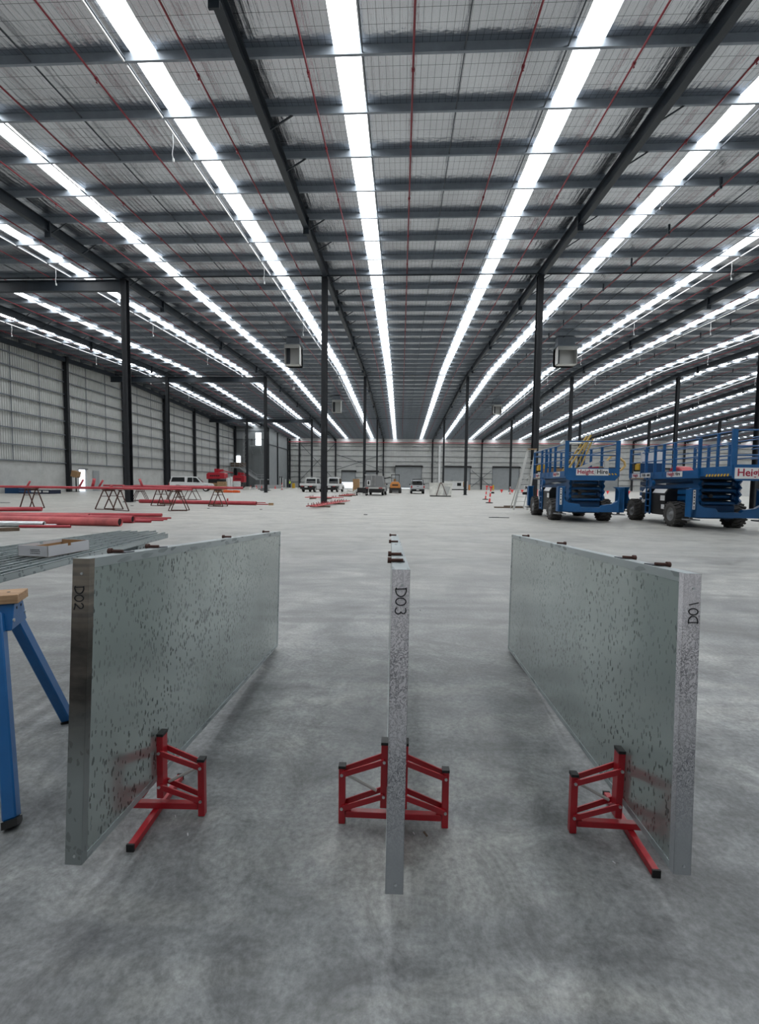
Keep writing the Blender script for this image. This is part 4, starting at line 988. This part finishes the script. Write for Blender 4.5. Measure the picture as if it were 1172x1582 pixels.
# office stair
t = thing('office_stair', 'galvanised stair with landings and handrails in front of the office wall', 'stair', (-38, 111.5, 0))
LX = lambda x: x+38
MB().bb(LX(-41.4), LX(-39.0), -.8, .9, 4.85, 5.05).build('upper_landing', m_grit, t)
MB().bb(LX(-41.4), LX(-38.0), -.2, .9, 5.05, 6.1).build('landing_panel', m_oldtimber, t)
MB().bb(LX(-34.8), LX(-32.3), -.8, .9, 2.0, 2.18).build('lower_landing', m_grit, t)
for yy_ in (-.8, .75): MB().bar((LX(-39.0), yy_, 4.9), (LX(-34.8), yy_, 2.05), .08, .3).build('stringer', m_grit, t)
for k in range(14):
    f = (k+.5)/14; x = -39.0+4.2*f; z = 4.95-2.85*f; MB().bb(LX(x)-.14, LX(x)+.14, -.75, .7, z-.03, z+.02).build('tread', m_grit, t)
for off in (.55, 1.05):
    b = MB(); b.tube((LX(-41.4), -.8, 5.05+off), (LX(-39.0), -.8, 5.05+off), .04, 6); b.tube((LX(-39.0), -.8, 5.05+off), (LX(-34.8), -.8, 2.2+off), .04, 6); b.tube((LX(-34.8), -.8, 2.2+off), (LX(-32.3), -.8, 2.2+off), .04, 6); b.build('handrail', m_grit, t)
for x, z in ((-41.4, 5), (-40.2, 5), (-39, 5), (-37.6, 4.0), (-36.2, 3.1), (-34.8, 2.1), (-33.6, 2.1), (-32.4, 2.1)): MB().tube((LX(x), -.8, z), (LX(x), -.8, z+1.15), .035, 6).build('baluster', m_grit, t)
for x, z in ((-41.3, 4.9), (-34.0, 2.0), (-32.5, 2.0)): MB().bb(LX(x)-.1, LX(x)+.1, -.75, -.55, 0, z).build('leg', m_grit, t)
# slender scaffold tower
t = thing('scaffold_tower', 'slender pale lattice tower in front of the office wall', 'tower', (-36.9, 109, 0))
for sx_ in (-.45, .45):
    for sy in (-.4, .4): MB().tube((sx_, sy, 0), (sx_, sy, 13.0), .035, 6).build('standard', m_grit, t)
for k in range(9):
    z = .4+k*1.4; b = MB(); b.tube((-.45, -.4, z), (.45, -.4, z+1.4), .025, 5); b.tube((-.45, -.4, z), (.45, -.4, z), .025, 5); b.build('lacing', m_grit, t)
t = thing('scaffold_platform', 'pale railed platform high on the office wall below the bright window', 'platform', (-35.6, 112.8, 10.2))
MB().bb(-1.3, 1.3, -.6, .6, 0, .12).build('deck', m_grit, t)
for x in (-1.3, -.45, .45, 1.3): MB().tube((x, -.6, .1), (x, -.6, 1.9), .035, 5).build('rail_post', m_grit, t)
for z in (1.0, 1.9): MB().tube((-1.3, -.6, z), (1.3, -.6, z), .03, 5).build('rail', m_grit, t)
for x in (-1.2, 1.2): MB().bar((x, -.5, 0), (x*.9, .9, -1.8), .06, .06).build('bracket', m_grit, t)

# far worker
def person(label, loc, rz):
    t = thing('person', label, 'person', loc, rz); sc = 2.03/1.75
    vs = [((0, 0, .95), .125), ((0, 0, 1.15), .12), ((0, 0, 1.38), .15), ((0, 0, 1.5), .06), ((0, -.01, 1.6), .085), ((0, -.01, 1.70), .085),
          ((.17, 0, 1.40), .06), ((.23, .02, 1.13), .045), ((.20, -.10, .90), .035), ((-.17, 0, 1.40), .06), ((-.23, .02, 1.13), .045), ((-.21, -.06, .88), .035),
          ((.09, 0, .88), .095), ((.11, -.02, .48), .065), ((.12, .03, .08), .045), ((.12, -.10, .04), .035), ((-.09, 0, .88), .095), ((-.12, .02, .48), .065), ((-.13, .05, .08), .045), ((-.13, -.08, .04), .035)]
    ed = [(0, 1), (1, 2), (2, 3), (3, 4), (4, 5), (2, 6), (6, 7), (7, 8), (2, 9), (9, 10), (10, 11), (0, 12), (12, 13), (13, 14), (14, 15), (0, 16), (16, 17), (17, 18), (18, 19)]
    me = bpy.data.meshes.new('body'); me.from_pydata([tuple(c*sc for c in v[0]) for v in vs], ed, []); me.materials.append(m_navy)
    o = bpy.data.objects.new('body', me); COL.objects.link(o); o.parent = t
    m = o.modifiers.new('skin', 'SKIN'); 
    for i, (_, r) in enumerate(vs): me.skin_vertices[0].data[i].radius = (r*sc, r*sc); 
    me.skin_vertices[0].data[0].use_root = True
    s_ = o.modifiers.new('sub', 'SUBSURF'); s_.levels = 1; s_.render_levels = 1
    MB().lathe([(.10, .98), (.165, 1.15), (.185, 1.38), (.10, 1.47)], (0, 0, 0), 'z', 12)
    q = MB().lathe([(.17*sc, .98*sc), (.19*sc, 1.15*sc), (.21*sc, 1.38*sc), (.12*sc, 1.48*sc)], (0, 0, 0), 'z', 14); q.build('hivis_vest', m_hivis, t)
    q = MB().lathe([(.105*sc, 1.70*sc), (.10*sc, 1.76*sc), (.06*sc, 1.81*sc), (.001, 1.82*sc)], (0, -.01, 0), 'z', 12); q.build('hard_hat', m_signw, t)
    q = MB().lathe([(.001, 1.55*sc), (.06*sc, 1.57*sc), (.088*sc, 1.63*sc), (.088*sc, 1.68*sc), (.08*sc, 1.71*sc)], (0, -.015, 0), 'z', 12); q.build('face', m_skin, t)
    return t
person('distant worker in lime high visibility vest and white hard hat near the far wall', (Q(447.5, 748, 117).x, 117, 0), .3)

# bollards, bunting
def ttop(label, px, py, z):
    p = P(px, py); t = thing('t_top_bollard', label, 'bollard', (p.x, p.y, 0), 0, 'orange safety bollards')
    MB().lathe([(.001, 0), (.30, 0), (.30, .05), (.12, .09), (.09, .09)], (0, 0, 0), 'z', 8).build('base', m_black, t)
    bands = [(.06, .38, m_fluo), (.38, .52, m_signw), (.52, .80, m_fluo), (.80, .94, m_signw), (.94, z-.06, m_fluo)]
    lean = .09
    for a, b, m in bands: MB().tube((a*lean, 0, a), (b*lean, 0, b), .075-.02*a, 10, .075-.02*b).build('band', m, t)
    MB().box((z*lean, 0, z), (.26, .1, .12)).build('t_handle', m_fluo, t, .02)
ttop('leaning orange and white bollard, nearer of the pair in the open aisle', 755.5, 777.3, 1.30)
ttop('leaning orange and white bollard, left and farther of the pair in the open aisle', 749.5, 771.8, 1.32)
p = P(787.5, 763.5); t = thing('marker_post', 'thin red and white marker post beside a far column, right of the bollards', 'post', (p.x, p.y, 0))
for k in range(4): MB().tube((0, 0, .02+k*.3), (0, 0, .02+(k+1)*.3), .06, 8).build('band', m_fluo if k % 2 == 0 else m_signw, t)
MB().bb(-.2, .2, -.2, .2, 0, .03).build('base', m_black, t)
yb = 56.
t = thing('flag_bunting', 'line of small fluorescent red triangular flags strung low across the far floor on the right', 'bunting', (Q(860, 760, yb).x, yb, 0))
ox = t.location.x
MB().tube((Q(755, 757, yb).x-ox, 0, .93), (Q(1060, 757, yb).x-ox, 0, .93), .012, 5).build('cord', m_signw, t)
for i, px in enumerate((774.6, 790.8, 806.3, 835, 850, 938.5, 971, 1030, 1046)):
    x = Q(px, 757, yb).x-ox; MB().prism([(x-.19, .93), (x+.19, .93), (x, .48)], 'y', -.01, .01).build('flag', m_fluo, t)
for px in (775+55, 1000):
    x = Q(px, 757, yb).x-ox; MB().tube((x, 0, 0), (x, 0, 1.0), .03, 6).build('pole', m_fluo, t)
p = P(759.5, 762.5); tag(MB().box((p.x, p.y, .14), (.7, .4, .28)).build('dark_crate', m_black), 'small dark crate on the far floor right of the bollards', 'crate')
for i, (px, py, w) in enumerate(((770.5, 800, .9), (765, 799.6, .3), (564.5, 795.3, .18), (204, 781.5, .14), (322, 785.6, .12), (403, 787.3, .14), (8, 777, .5))):
    p = P(px, py); q = MB(); q.box((p.x, p.y, .012), (w, .12, .024), .05*i); 
    tag(q.build('floor_scrap', m_greytxt), ['flat dark scrap on the bright floor below the ladder', 'tiny dark scrap left of the flat one below the ladder', 'small dark scrap on the open floor left of the middle', 'small dark scrap below the far row of trestles',
        'small dark scrap under the rightmost trestle', 'small dark scrap right of the rightmost trestle', 'thin dark strip on the floor left of the first trestle'][i], 'scrap')
# loose chips on the near floor
for i, (px, py, w, mt, lab) in enumerate(((657, 1289, .014, m_oldtimber, 'thin dark splinter on the floor right of the middle stand'), (639, 1288, .006, m_cardw, 'tiny pale chip on the floor beside the middle stand'),
     (649, 943, .008, m_black, 'small black crumb on the floor right of the middle panel'), (271, 1262, .008, m_cardw, 'tiny pale chip left of the left stand foot'), (290, 1290, .008, m_cardw, 'tiny pale chip below the left stand foot'),
     (948, 1333, .006, m_cardw, 'tiny pale chip left of the right stand foot bar'), (914, 1222, .006, m_black, 'tiny dark chip behind the right stand'))):
    p = P(px, py); tag(MB().box((p.x, p.y, .002), (w*.5, w*2, .004), .5).build('floor_chip', mt), lab, 'chip')

# ---------------------------------------------------------------- aluminium ladder beside the lift
p0 = P(793.5, 787.5); p1 = P(813.5, 787.5); yL = (p0.y+p1.y)/2
tl = Q(815.5, 694, yL+.5); tr = Q(827, 694, yL+.5)
t = thing('step_ladder', 'tall aluminium step ladder with a black warning plate, leaning up beside the near right column', 'ladder', (p0.x, yL, 0))
o_ = Vector((p0.x, yL, 0)); A0 = Vector((0, 0, 0)); A1 = Vector((p1.x-p0.x, 0, 0)); B0 = tl-o_; B1 = tr-o_
for a, b in ((A0, B0), (A1, B1)): MB().bar(a, b, .12, .06, (0, 1, 0)).build('stile', m_alu, t)
for a, b in ((A0+Vector((.12, 1.3, 0)), B0), (A1+Vector((.1, 1.3, 0)), B1)): MB().bar(a, b, .05, .05, (0, 1, 0)).build('rear_leg', m_alu, t)
for k in range(11):
    f = .06+k*.075; MB().bar(A0.lerp(B0, f), A1.lerp(B1, f), .12, .03, (0, 0, 1)).build('tread', m_alu, t)
b = MB(); b.bar(A0.lerp(B0, .58)+Vector((0, .1, 0)), A1.lerp(B1, .43)+Vector((0, .1, 0)), .04, .04); b.bar(A1.lerp(B1, .58)+Vector((0, .1, 0)), A0.lerp(B0, .43)+Vector((0, .1, 0)), .04, .04); b.build('cross_brace', m_alu, t)
MB().bar(B0-Vector((.04, 0, 0)), B1+Vector((.04, 0, 0)), .35, .05).build('top_cap', m_timber, t)
c = A0.lerp(B0, .36)*.45+A1.lerp(B1, .36)*.55; q = MB().m(m_signw); q.box(c+Vector((.05, -.05, 0)), (.26, .02, .30)); q.build('sign_plate', None, t)
q = MB(); cc = c+Vector((.05, -.065, 0)); q.bar(cc+Vector((-.07, 0, .1)), cc+Vector((.05, 0, -.02)), .03, .03); q.bar(cc+Vector((.05, 0, .1)), cc+Vector((-.08, 0, -.1)), .03, .03); q.bar(cc+Vector((.02, 0, 0)), cc+Vector((.09, 0, -.1)), .03, .03); q.build('sign_symbol', m_ink, t)
MB().box(A0.lerp(B0, .27)*.4+A1.lerp(B1, .27)*.6, (.25, .12, .16)).build('black_box', m_black, t)
a = P(769, 786); b_ = P(815, 786.5)
t = thing('timber_plank_stack', 'old brown planks lying on the floor at the foot of the ladder', 'timber', (a.x, a.y+.9, 0))
MB().bar((0, .2, .04), (b_.x-a.x, b_.y-a.y+.2, .04), .2, .08).build('plank', m_oldtimber, t); MB().bar((.7, .5, .07), (b_.x-a.x, .6, .07), .3, .14).build('plank', m_oldtimber, t)

# ---------------------------------------------------------------- scissor lifts
def big_wheel(parent, x, y, r=.47, w=.44):
    t = MB().lathe([(r*.55, -w/2+.02), (r*.88, -w/2), (r*.94, -w/2+.05), (r*.94, w/2-.05), (r*.88, w/2), (r*.55, w/2-.02)], (x, y, r), 'x', 28).build('wheel', m_rubber, parent)
    b = MB(); n = 18
    for s_ in (-1, 1):
        for k in range(n):
            a = 2*PI*(k+(.5 if s_ > 0 else 0))/n; a2 = a+.16
            p = Vector((x+s_*.01, y+math.cos(a)*r*.965, r+math.sin(a)*r*.965)); q = Vector((x+s_*w*.5, y+math.cos(a2)*r*.95, r+math.sin(a2)*r*.95))
            b.bar(p, q, .07, .055, (0, math.cos(a), math.sin(a)))
    lg = b.build('tread_lugs', m_rubber, t); lg['kind'] = 'stuff'
    b = MB()
    for s_ in (-1, 1):
        e = s_*(w/2-.03)
        b.lathe([(.001, e+s_*.02), (r*.16, e+s_*.02), (r*.18, e-s_*.03), (r*.5, e-s_*.07), (r*.56, e), (r*.62, e)], (x, y, r), 'x', 20)
    b.build('rim', m_greyb, t)
    return t
def lift(label, x, y, rz, extn, wb=3.5):
    t = thing('scissor_lift', label, 'lift', (x, y, 0), rz, 'blue scissor lifts')
    hb = wb/2; hw = 1.02
    for s_ in (-1, 1):
        for y_ in (-hb, hb): big_wheel(t, s_*hw, y_)
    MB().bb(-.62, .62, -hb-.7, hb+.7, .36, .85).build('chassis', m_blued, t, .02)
    for y_ in (-hb, hb): MB().tube((-.85, y_, .46), (.85, y_, .46), .11, 10).build('axle', m_black, t)
    # outrigger frames, front and back
    def uframe(yc, nm):
        o = [(-1.28, .44), (-1.28, 1.46), (-.98, 1.46), (-1.03, 1.38), (-1.05, 1.3)] + [(-1.03, 1.0), (-.98, .88), (-.84, .80), (-.45, .76), (-.36, .63), (.36, .63), (.45, .72), (.85, .78), (1.03, .90), (1.07, 1.05), (1.07, 1.26), (1.0, 1.38), (.88, 1.46), (1.28, 1.46), (1.30, .44)]
        MB().prism(o, 'y', yc-.09, yc+.09).build(nm, m_blue, t, .012)
        for s_ in (-1, 1): MB().bb(s_*1.08, s_*1.26, yc-.09, yc+.30, .44, 1.42).build('outrigger_housing', m_blue, t, .01)
        for s_ in (-1, 1): MB().tube((s_*1.15, yc+.1, .34), (s_*1.15, yc+.1, .5), .06, 8).bb(s_*1.15-.2, s_*1.15+.2, yc-.1, yc+.3, .33, .37).build('outrigger_pad', m_greyb, t)
    uframe(-hb-1.35, 'front_outrigger_frame'); uframe(hb+.85, 'rear_outrigger_frame')
    MB().bb(-.5, .5, -hb-1.3, hb+.8, .45, .62).build('centre_beam', m_blued, t)
    fd = MB().bb(-1.22, -1.14, -hb-1.447, -hb-1.441, .72, 1.40).build('frame_decal', m_signw, t)
    for k, (zz_, hh_) in enumerate(((1.33, .05), (1.24, .03), (1.14, .07), (1.04, .03), (.93, .07), (.82, .03), (.77, .03))): MB().bb(-1.20, -1.16, -hb-1.449, -hb-1.447, zz_-hh_/2, zz_+hh_/2).build('decal_mark', m_greytxt, fd)
    q = MB(); q.bb(-1.14, -1.06, -hb-1.345, -hb-1.34, .62, 1.42); q.build('decal_strip', m_signw, t) if False else None
    # engine covers each side with ladder on the left
    for s_ in (-1, 1):
        for k, (ya, yb_) in enumerate(((-.95, .1), (.55, .98))):
            b = MB(); b.prism([(s_*.62, .38), (s_*1.10, .38), (s_*1.10, 1.22), (s_*.98, 1.40), (s_*.62, 1.40)], 'y', ya, yb_); b.build('engine_cover', m_black, t, .02)
            b = MB(); b.add([(s_*1.095, ya+.05, 1.245), (s_*1.095, yb_-.05, 1.245), (s_*.99, yb_-.05, 1.405), (s_*.99, ya+.05, 1.405)], [(0, 1, 2, 3)]); b.build('cover_label', m_signw, t)
    text_part('cover_lettering', '4x4', m_signw, t, (-1.104, .96, .82), (PI/2, 0, -PI/2), .26, .002, bold=.008)
    q = MB(); q.bb(-1.106, -1.101, -.95, -.62, .95, 1.15); q.bb(-1.106, -1.101, -.95, -.7, .62, .8); q.build('safety_label', m_signw, t)
    b = MB()
    for y_ in (.15, .50): b.bar((-1.13, y_, .36), (-1.13, y_, 1.86), .05, .05)
    b.build('ladder_rail', m_blue, t)
    for k in range(6): MB().bar((-1.13, .15, .42+k*.27), (-1.13, .50, .42+k*.27), .05, .04).build('ladder_rung', m_blue, t)
    b = MB(); b.tube((-1.16, .12, 1.62), (-1.04, .12, 1.62), .15, 14); b.build('ladder_bracket', m_blue, t)
    # scissor stack, folded
    for k in range(4):
        z = .92+k*.235
        for s_ in (-1, 1):
            for (ya, za, yb_, zb_, xo) in ((-2.35, z, 2.2, z+.19, .52), (-2.35, z+.19, 2.2, z, .60)):
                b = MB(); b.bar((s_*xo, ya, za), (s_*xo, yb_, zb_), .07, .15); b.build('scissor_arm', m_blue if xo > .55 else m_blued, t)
                b = MB(); 
        yy_ = -2.35 if k % 2 == 0 else -2.2
        MB().tube((-.58, yy_, z), (.58, yy_, z), .055, 10).build('scissor_cross_tube', m_blue, t)
        for s_ in (-1, 1): MB().prism([(-2.55, z+.09), (-2.38, z-.04), (-2.15, z-.04), (-2.05, z+.09), (-2.15, z+.22), (-2.38, z+.22)], 'x', s_*.63, s_*.70).build('hinge_plate', m_blue, t)
    MB().tube((-.25, -2.4, 1.18), (.3, 1.2, 1.5), .07, 10).build('lift_cylinder', m_black, t)
    # platform
    y0, y1 = -2.95, 2.45; zd = 1.87
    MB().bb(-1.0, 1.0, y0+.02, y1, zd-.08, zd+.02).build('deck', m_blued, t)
    b = MB()
    for s_ in (-1, 1): b.bb(s_*.96, s_*1.02, y0, y1, zd-.06, zd+.22)
    b.bb(-1.0, 1.0, y1-.04, y1+.02, zd-.06, zd+.22)
    b.build('side_toeboard', m_blue, t)
    b = MB(); b.prism([(-1.02, zd-.06), (-.9, zd-.16), (.9, zd-.16), (1.02, zd+.05), (1.02, zd+.34), (-1.02, zd+.34)], 'y', y0-extn-.05, y0-extn); b.build('front_toeboard', m_blue, t)
    if extn:
        b = MB(); b.bb(-.93, .93, y0-extn, y0+.2, zd+.02, zd+.07)
        for s_ in (-1, 1): b.bb(s_*.90, s_*.96, y0-extn, y0+.3, zd+.0, zd+.30)
        b.build('extension_deck', m_blue, t)
    # hazard stripes
    hz = MB()
    if extn:
        n = 8
        for k in range(n): ya = y0-extn+.25+k*(extn-.5)/n; hz.add([(-.965, ya, zd-.02), (-.965, ya+.09, zd-.02), (-.965, ya+.05, zd+.06), (-.965, ya-.04, zd+.06)], [(0, 1, 2, 3)])
    else:
        for k in range(3): xa_ = .66+k*.12; hz.add([(xa_, y0-.053, zd+.07), (xa_+.06, y0-.053, zd+.07), (xa_+.02, y0-.053, zd+.13), (xa_-.04, y0-.053, zd+.13)], [(0, 1, 2, 3)])
    for k in range(9): ya = y1-.2-k*.14; hz.add([(-1.024, ya, zd-.05), (-1.024, ya-.07, zd-.05), (-1.024, ya-.04, zd+.0), (-1.024, ya+.03, zd+.0)], [(0, 1, 2, 3)])
    hz.build('hazard_stripes', m_yel, t)
    zt = 3.30; yf = y0-extn
    def rails(xs, ys, top=zt, mid=(.5, .95)):
        pass
    posts = [(-1, y1), (-1, y1-1.5), (-1, .2), (-1, -.5), (-1, -1.3), (-1, y0+.05), (1, y1), (1, y1-1.5), (1, .0), (1, -1.3), (1, y0+.05), (-.35, y1), (.35, y1)]
    for (sx_, y_) in posts: MB().bar((sx_*.98 if abs(sx_) == 1 else sx_, y_, zd+.02), (sx_*.98 if abs(sx_) == 1 else sx_, y_, zt-.12), .10, .06, (0, 1, 0)).build('guard_post', m_blue, t)
    for s_ in (-1, 1):
        for z in (zt-.12, 2.95, 2.55): MB().tube((s_*.98, y0, z), (s_*.98, y1, z), .024, 6).build('guard_rail', m_blue, t)
    for z in (zt-.12, 2.95, 2.55): MB().tube((-.98, y1, z), (.98, y1, z), .024, 6).build('guard_rail', m_blue, t)
    for sx_ in (-.99, .99): MB().bar((sx_, yf, zd+.0), (sx_, yf, zt), .15, .07, (0, 1, 0)).build('front_post', m_blue, t)
    fr_z = (zt-.03, 2.78, 2.5) if extn else (zt-.03, 2.72)
    for z in fr_z: MB().tube((-.98, yf, z), (.98, yf, z), .026, 6).build('front_rail', m_blue, t)
    if extn:
        for s_ in (-1, 1):
            for z in (zt-.05, 2.85, 2.5): MB().tube((s_*.93, yf, z), (s_*.93, y0+.4, z), .022, 6).build('extension_rail', m_blue, t)
            MB().bar((s_*.93, yf+.9, zd+.05), (s_*.93, yf+.9, zt-.05), .07, .05, (0, 1, 0)).build('extension_post', m_blue, t)
    # main sign on the front toeboard
    sw, sz0, sz1 = (1.25, zd+.045, zd+.305) if not extn else (1.98, zd-.10, zd+.24)
    x0 = -.62 if not extn else -.97
    q = MB(); q.bb(x0, x0+sw, yf-.062, yf-.051, sz0, sz1); sp = q.build('sign_plate', m_signw, t)
    hgt = sz1-sz0
    ts = hgt*.92 if not extn else hgt*.95
    text_part('sign_lettering', 'Height', m_redtxt, sp, (x0+.03*sw, yf-.065, sz0+hgt*.25), (PI/2, 0, 0), ts, .002, bold=.006)
    text_part('sign_lettering', 'Hire', m_greytxt, sp, (x0+.635*sw, yf-.065, sz0+hgt*.25), (PI/2, 0, 0), ts, .002, bold=.006)
    q = MB(); cx = x0+.585*sw; k_ = hgt
    q.bar((cx+.12*k_, yf-.066, sz0+k_*.92), (cx-.06*k_, yf-.066, sz0+k_*.55), .03*k_/.26, .004); q.bar((cx-.06*k_, yf-.066, sz0+k_*.55), (cx+.08*k_, yf-.066, sz0+k_*.52), .03*k_/.26, .004); q.bar((cx+.08*k_, yf-.066, sz0+k_*.52), (cx-.1*k_, yf-.066, sz0+k_*.1), .03*k_/.26, .004)
    q.build('sign_bolt_symbol', m_greytxt, sp)
    for y_, w_ in ((-1.7, 1.0), (1.5, .8)) if not extn else ((-1.4, 1.1), (1.3, 1.7)):
        q = MB(); q.bb(-1.03, -1.022, y_-w_/2, y_+w_/2, zd+.0, zd+.20); s2 = q.build('side_sign', m_signw, t)
        text_part('side_lettering', 'Height', m_redtxt, s2, (-1.034, y_+w_*.45, zd+.055), (PI/2, 0, -PI/2), .17 if w_ < 1 else .19, .001, bold=.005)
        text_part('side_lettering', 'Hire', m_greytxt, s2, (-1.034, y_-w_*.06, zd+.055), (PI/2, 0, -PI/2), .17 if w_ < 1 else .19, .001, bold=.005)
        if extn and y_ > 0: MB().bb(-1.034, -1.03, y_-w_*.46, y_-w_*.32, zd+.06, zd+.15).build('side_mark', m_greytxt, s2)
    # platform controls
    b = MB(); b.bb(-.95, -.62, y1-.75, y1-.35, zd+.35, zd+.62); b.bb(-.92, -.66, y1-.78, y1-.4, zd+.60, zd+.66); b.build('control_box', m_yel, t, .02)
    b = MB(); b.bb(-.97, -.6, y1-.35, y1-.2, zd+.3, zd+.7); b.build('control_bracket', m_black, t)
    return t
lc = Vector((6.74+.95, 20.5, 0)); r6 = -.105
def liftpos(B, rz, wb, hw=1.02):   # centre from the ground point of the front left wheel
    c_, s_ = math.cos(rz), math.sin(rz); ox, oy = hw, wb/2
    return (B[0]+c_*ox-s_*oy, B[1]+s_*ox+c_*oy)
x, y = liftpos((6.70, 20.5), -.045, 3.1)
L1 = lift('blue scissor lift nearer the middle with a yellow ladder and loose gear on its deck', x, y, -.045, 0, 3.1)
x, y = liftpos((10.38, 17.95), -.046, 3.25)
L2 = lift('blue scissor lift at the right edge with its front deck rolled out', x, y, -.046, 1.75, 3.25)
bpy.context.view_layer.update()
def onlift(Lf, v): return Lf.matrix_world @ Vector(v)
dz = 1.89
c = onlift(L1, (-.15, -1.6, dz))
t = thing('yellow_ladder', 'yellow fibreglass step ladder with metal treads standing on the nearer blue lift', 'ladder', tuple(c), -.02)
for s_ in (-1, 1):
    MB().bar((-.65, s_*.28, 0), (.45, s_*.22, 1.75), .06, .09, (0, 1, 0)).build('stile', m_ladyel, t) 
    MB().bar((1.05*0-.1, s_*.28+0, 0), (.55, s_*.22, 1.6), .05, .05, (0, 1, 0)).build('rear_stile', m_ladyel, t)
for k in range(6): f = .12+k*.14; x = -.65+1.1*f; MB().bar((x, -.26, 1.75*f), (x, .26, 1.75*f), .12, .03).build('tread', m_alu, t)
c = onlift(L1, (-.35, 1.2, dz)); tag(MB().box((c.x, c.y, c.z+.22), (.9, .6, .42), -.1).build('cardboard_carton', m_card), 'brown cardboard carton at the rear of the nearer blue lift deck', 'box')
c = onlift(L1, (.35, -2.35, dz)); t = thing('tool_bag', 'red and brown tool bag on the front of the nearer blue lift deck', 'bag', tuple(c), -.02)
MB().prism([(-.5, 0), (.55, 0), (.45, .25), (.15, .42), (-.1, .3), (-.45, .28)], 'y', -.3, .3).build('bag_body', m_oldtimber, t, .04, 2); MB().prism([(-.48, .1), (.1, .1), (.0, .40), (-.4, .36)], 'y', -.32, -.29).build('bag_front', m_redmach, t)
c = onlift(L1, (.0, -2.0, dz)); t = thing('folded_trestle', 'grey aluminium folded trestle lying slanted on the nearer blue lift deck', 'trestle', tuple(c), -.02)
for k in range(3): MB().bar((-.75, -.15+.12*k, .02+.04*k), (.55, -.15+.12*k, .62+.03*k), .07, .05).build('alu_bar', m_alu, t)
c = onlift(L1, (.65, -2.9, dz)); t = thing('yellow_guard_bar', 'bent pale yellow tube guard sticking out at the front right of the nearer blue lift', 'guard', tuple(c), -.02)
MB().path([(-.05, 0, .62), (.12, 0, .82), (.28, 0, .84), (.62, 0, .58), (.66, 0, .42), (.5, 0, .25), (-.1, 0, .12)], .045, 8).build('tube', m_palyel, t); MB().bb(-.15, 0, -.05, .05, 0, .62).build('clamp_post', m_alu, t)
c = onlift(L1, (.0, -1.2, dz+1.44)); t = thing('pvc_pipe', 'white plastic pipe with upturned ends resting across the rails of the nearer blue lift', 'pipe', tuple(c), -.02)
MB().path([(-.72, 0, .02), (-.6, 0, .02), (.6, 0, .02), (.72, 0, .12), (.72, 0, .25)], .05, 8).build('tube', m_white, t); MB().tube((-.75, 0, -.02), (-.6, 0, .12), .07, 8).build('elbow', m_white, t)
c = onlift(L1, (-1.3, 1.5, 0)); c.z = 0; 
t = thing('yellow_bucket', 'small yellow bucket on the floor under the nearer blue lift', 'bucket', (c.x+.6, c.y-1.2, 0))
MB().lathe([(.001, .01), (.15, .01), (.19, .26), (.18, .26), (.14, .03)], (0, 0, 0), 'z', 14).build('pail', m_yel, t); MB().path([(-.18, 0, .24), (-.1, 0, .36), (.1, 0, .36), (.18, 0, .24)], .008, 5).build('handle', m_alu, t)
c = onlift(L2, (-.5, -.9, dz)); t = thing('tool_bag', 'bright red tool bag on the deck of the lift at the right edge', 'bag', tuple(c), -.02)
MB().prism([(-.45, 0), (.5, 0), (.45, .28), (.2, .42), (-.2, .38), (-.45, .2)], 'x', -.25, .25).build('bag_body', m_redmach, t, .05, 2); MB().bb(-.27, -.24, -.3, .3, .1, .2).build('bag_strap', m_black, t)
c = onlift(L2, (-.6, 1.3, dz)); t = thing('notice_board', 'white notice panel hanging on the rail of the lift at the right edge', 'sign', tuple(c+Vector((0, 0, .62))), -.1)
MB().bb(-.45, .45, -.01, .01, 0, .5).build('board', m_signw, t); MB().bb(-.3, -.15, -.015, 0, .35, .56).build('clip', m_blued, t); MB().bb(-.45, .45, -.02, .02, -.62, .0).build('rail_hook', m_blued, t)

# far right background: guessed cabin, barrier, lime bundle added in place of a bright opening
t = thing('site_cabin', 'guessed white cabin with a dark window at the right edge behind the rolled out lift', 'cabin', (62.5, 82, 0))
MB().bb(-2.5, 3.5, 0, 2.6, 0, 3.4).build('cabin_body', m_white, t); MB().bb(.2, 1.8, -.03, 0, 1.9, 2.7).build('cabin_window', m_glass, t); MB().bb(-2.6, 3.6, -.1, 2.7, 3.4, 3.5).build('cabin_roof', m_dirtyw, t)
t = thing('plastic_barrier', 'guessed low white barrier at the right edge behind the last column', 'barrier', (62, 79, 0))
MB().prism([(-.3, 0), (.3, 0), (.1, .5), (.1, .75), (-.1, .75), (-.1, .5)], 'x', -3, 3).build('barrier_body', m_white, t); MB().bb(-2.8, 2.8, -.33, -.28, .05, .2).build('foot_rib', m_white, t)
c = Q(1171, 755, 78); rr = random.Random(5)
t = thing('wrapped_bundle', 'guessed rounded lime yellow bundle at the right edge behind the last column', 'bundle', (c.x, 78, 0))
MB().lathe([(.001, 0), (.7, .02), (.95, .7), (.85, 1.5), (.45, 2.0), (.001, 2.1)], (0, 0, 0), 'z', 14).build('wrapping', m_hivis, t); MB().lathe([(.97, .66), (.99, .72), (.97, .78)], (0, 0, 0), 'z', 14).build('strap', m_black, t)
# small white wall sockets on the near column
# ---------------------------------------------------------------- scale the layout to true size
bpy.context.view_layer.update()
SM = Matrix.Scale(S, 4); done = set()
for o in SC.objects:
    o.location = o.location*S
    if o.type == 'MESH' and o.data.name not in done:
        done.add(o.data.name); o.data.transform(SM)
        if o.data.skin_vertices:
            for sv in o.data.skin_vertices[0].data: sv.radius = (sv.radius[0]*S, sv.radius[1]*S)
    for md in o.modifiers:
        if md.type == 'BEVEL': md.width *= S
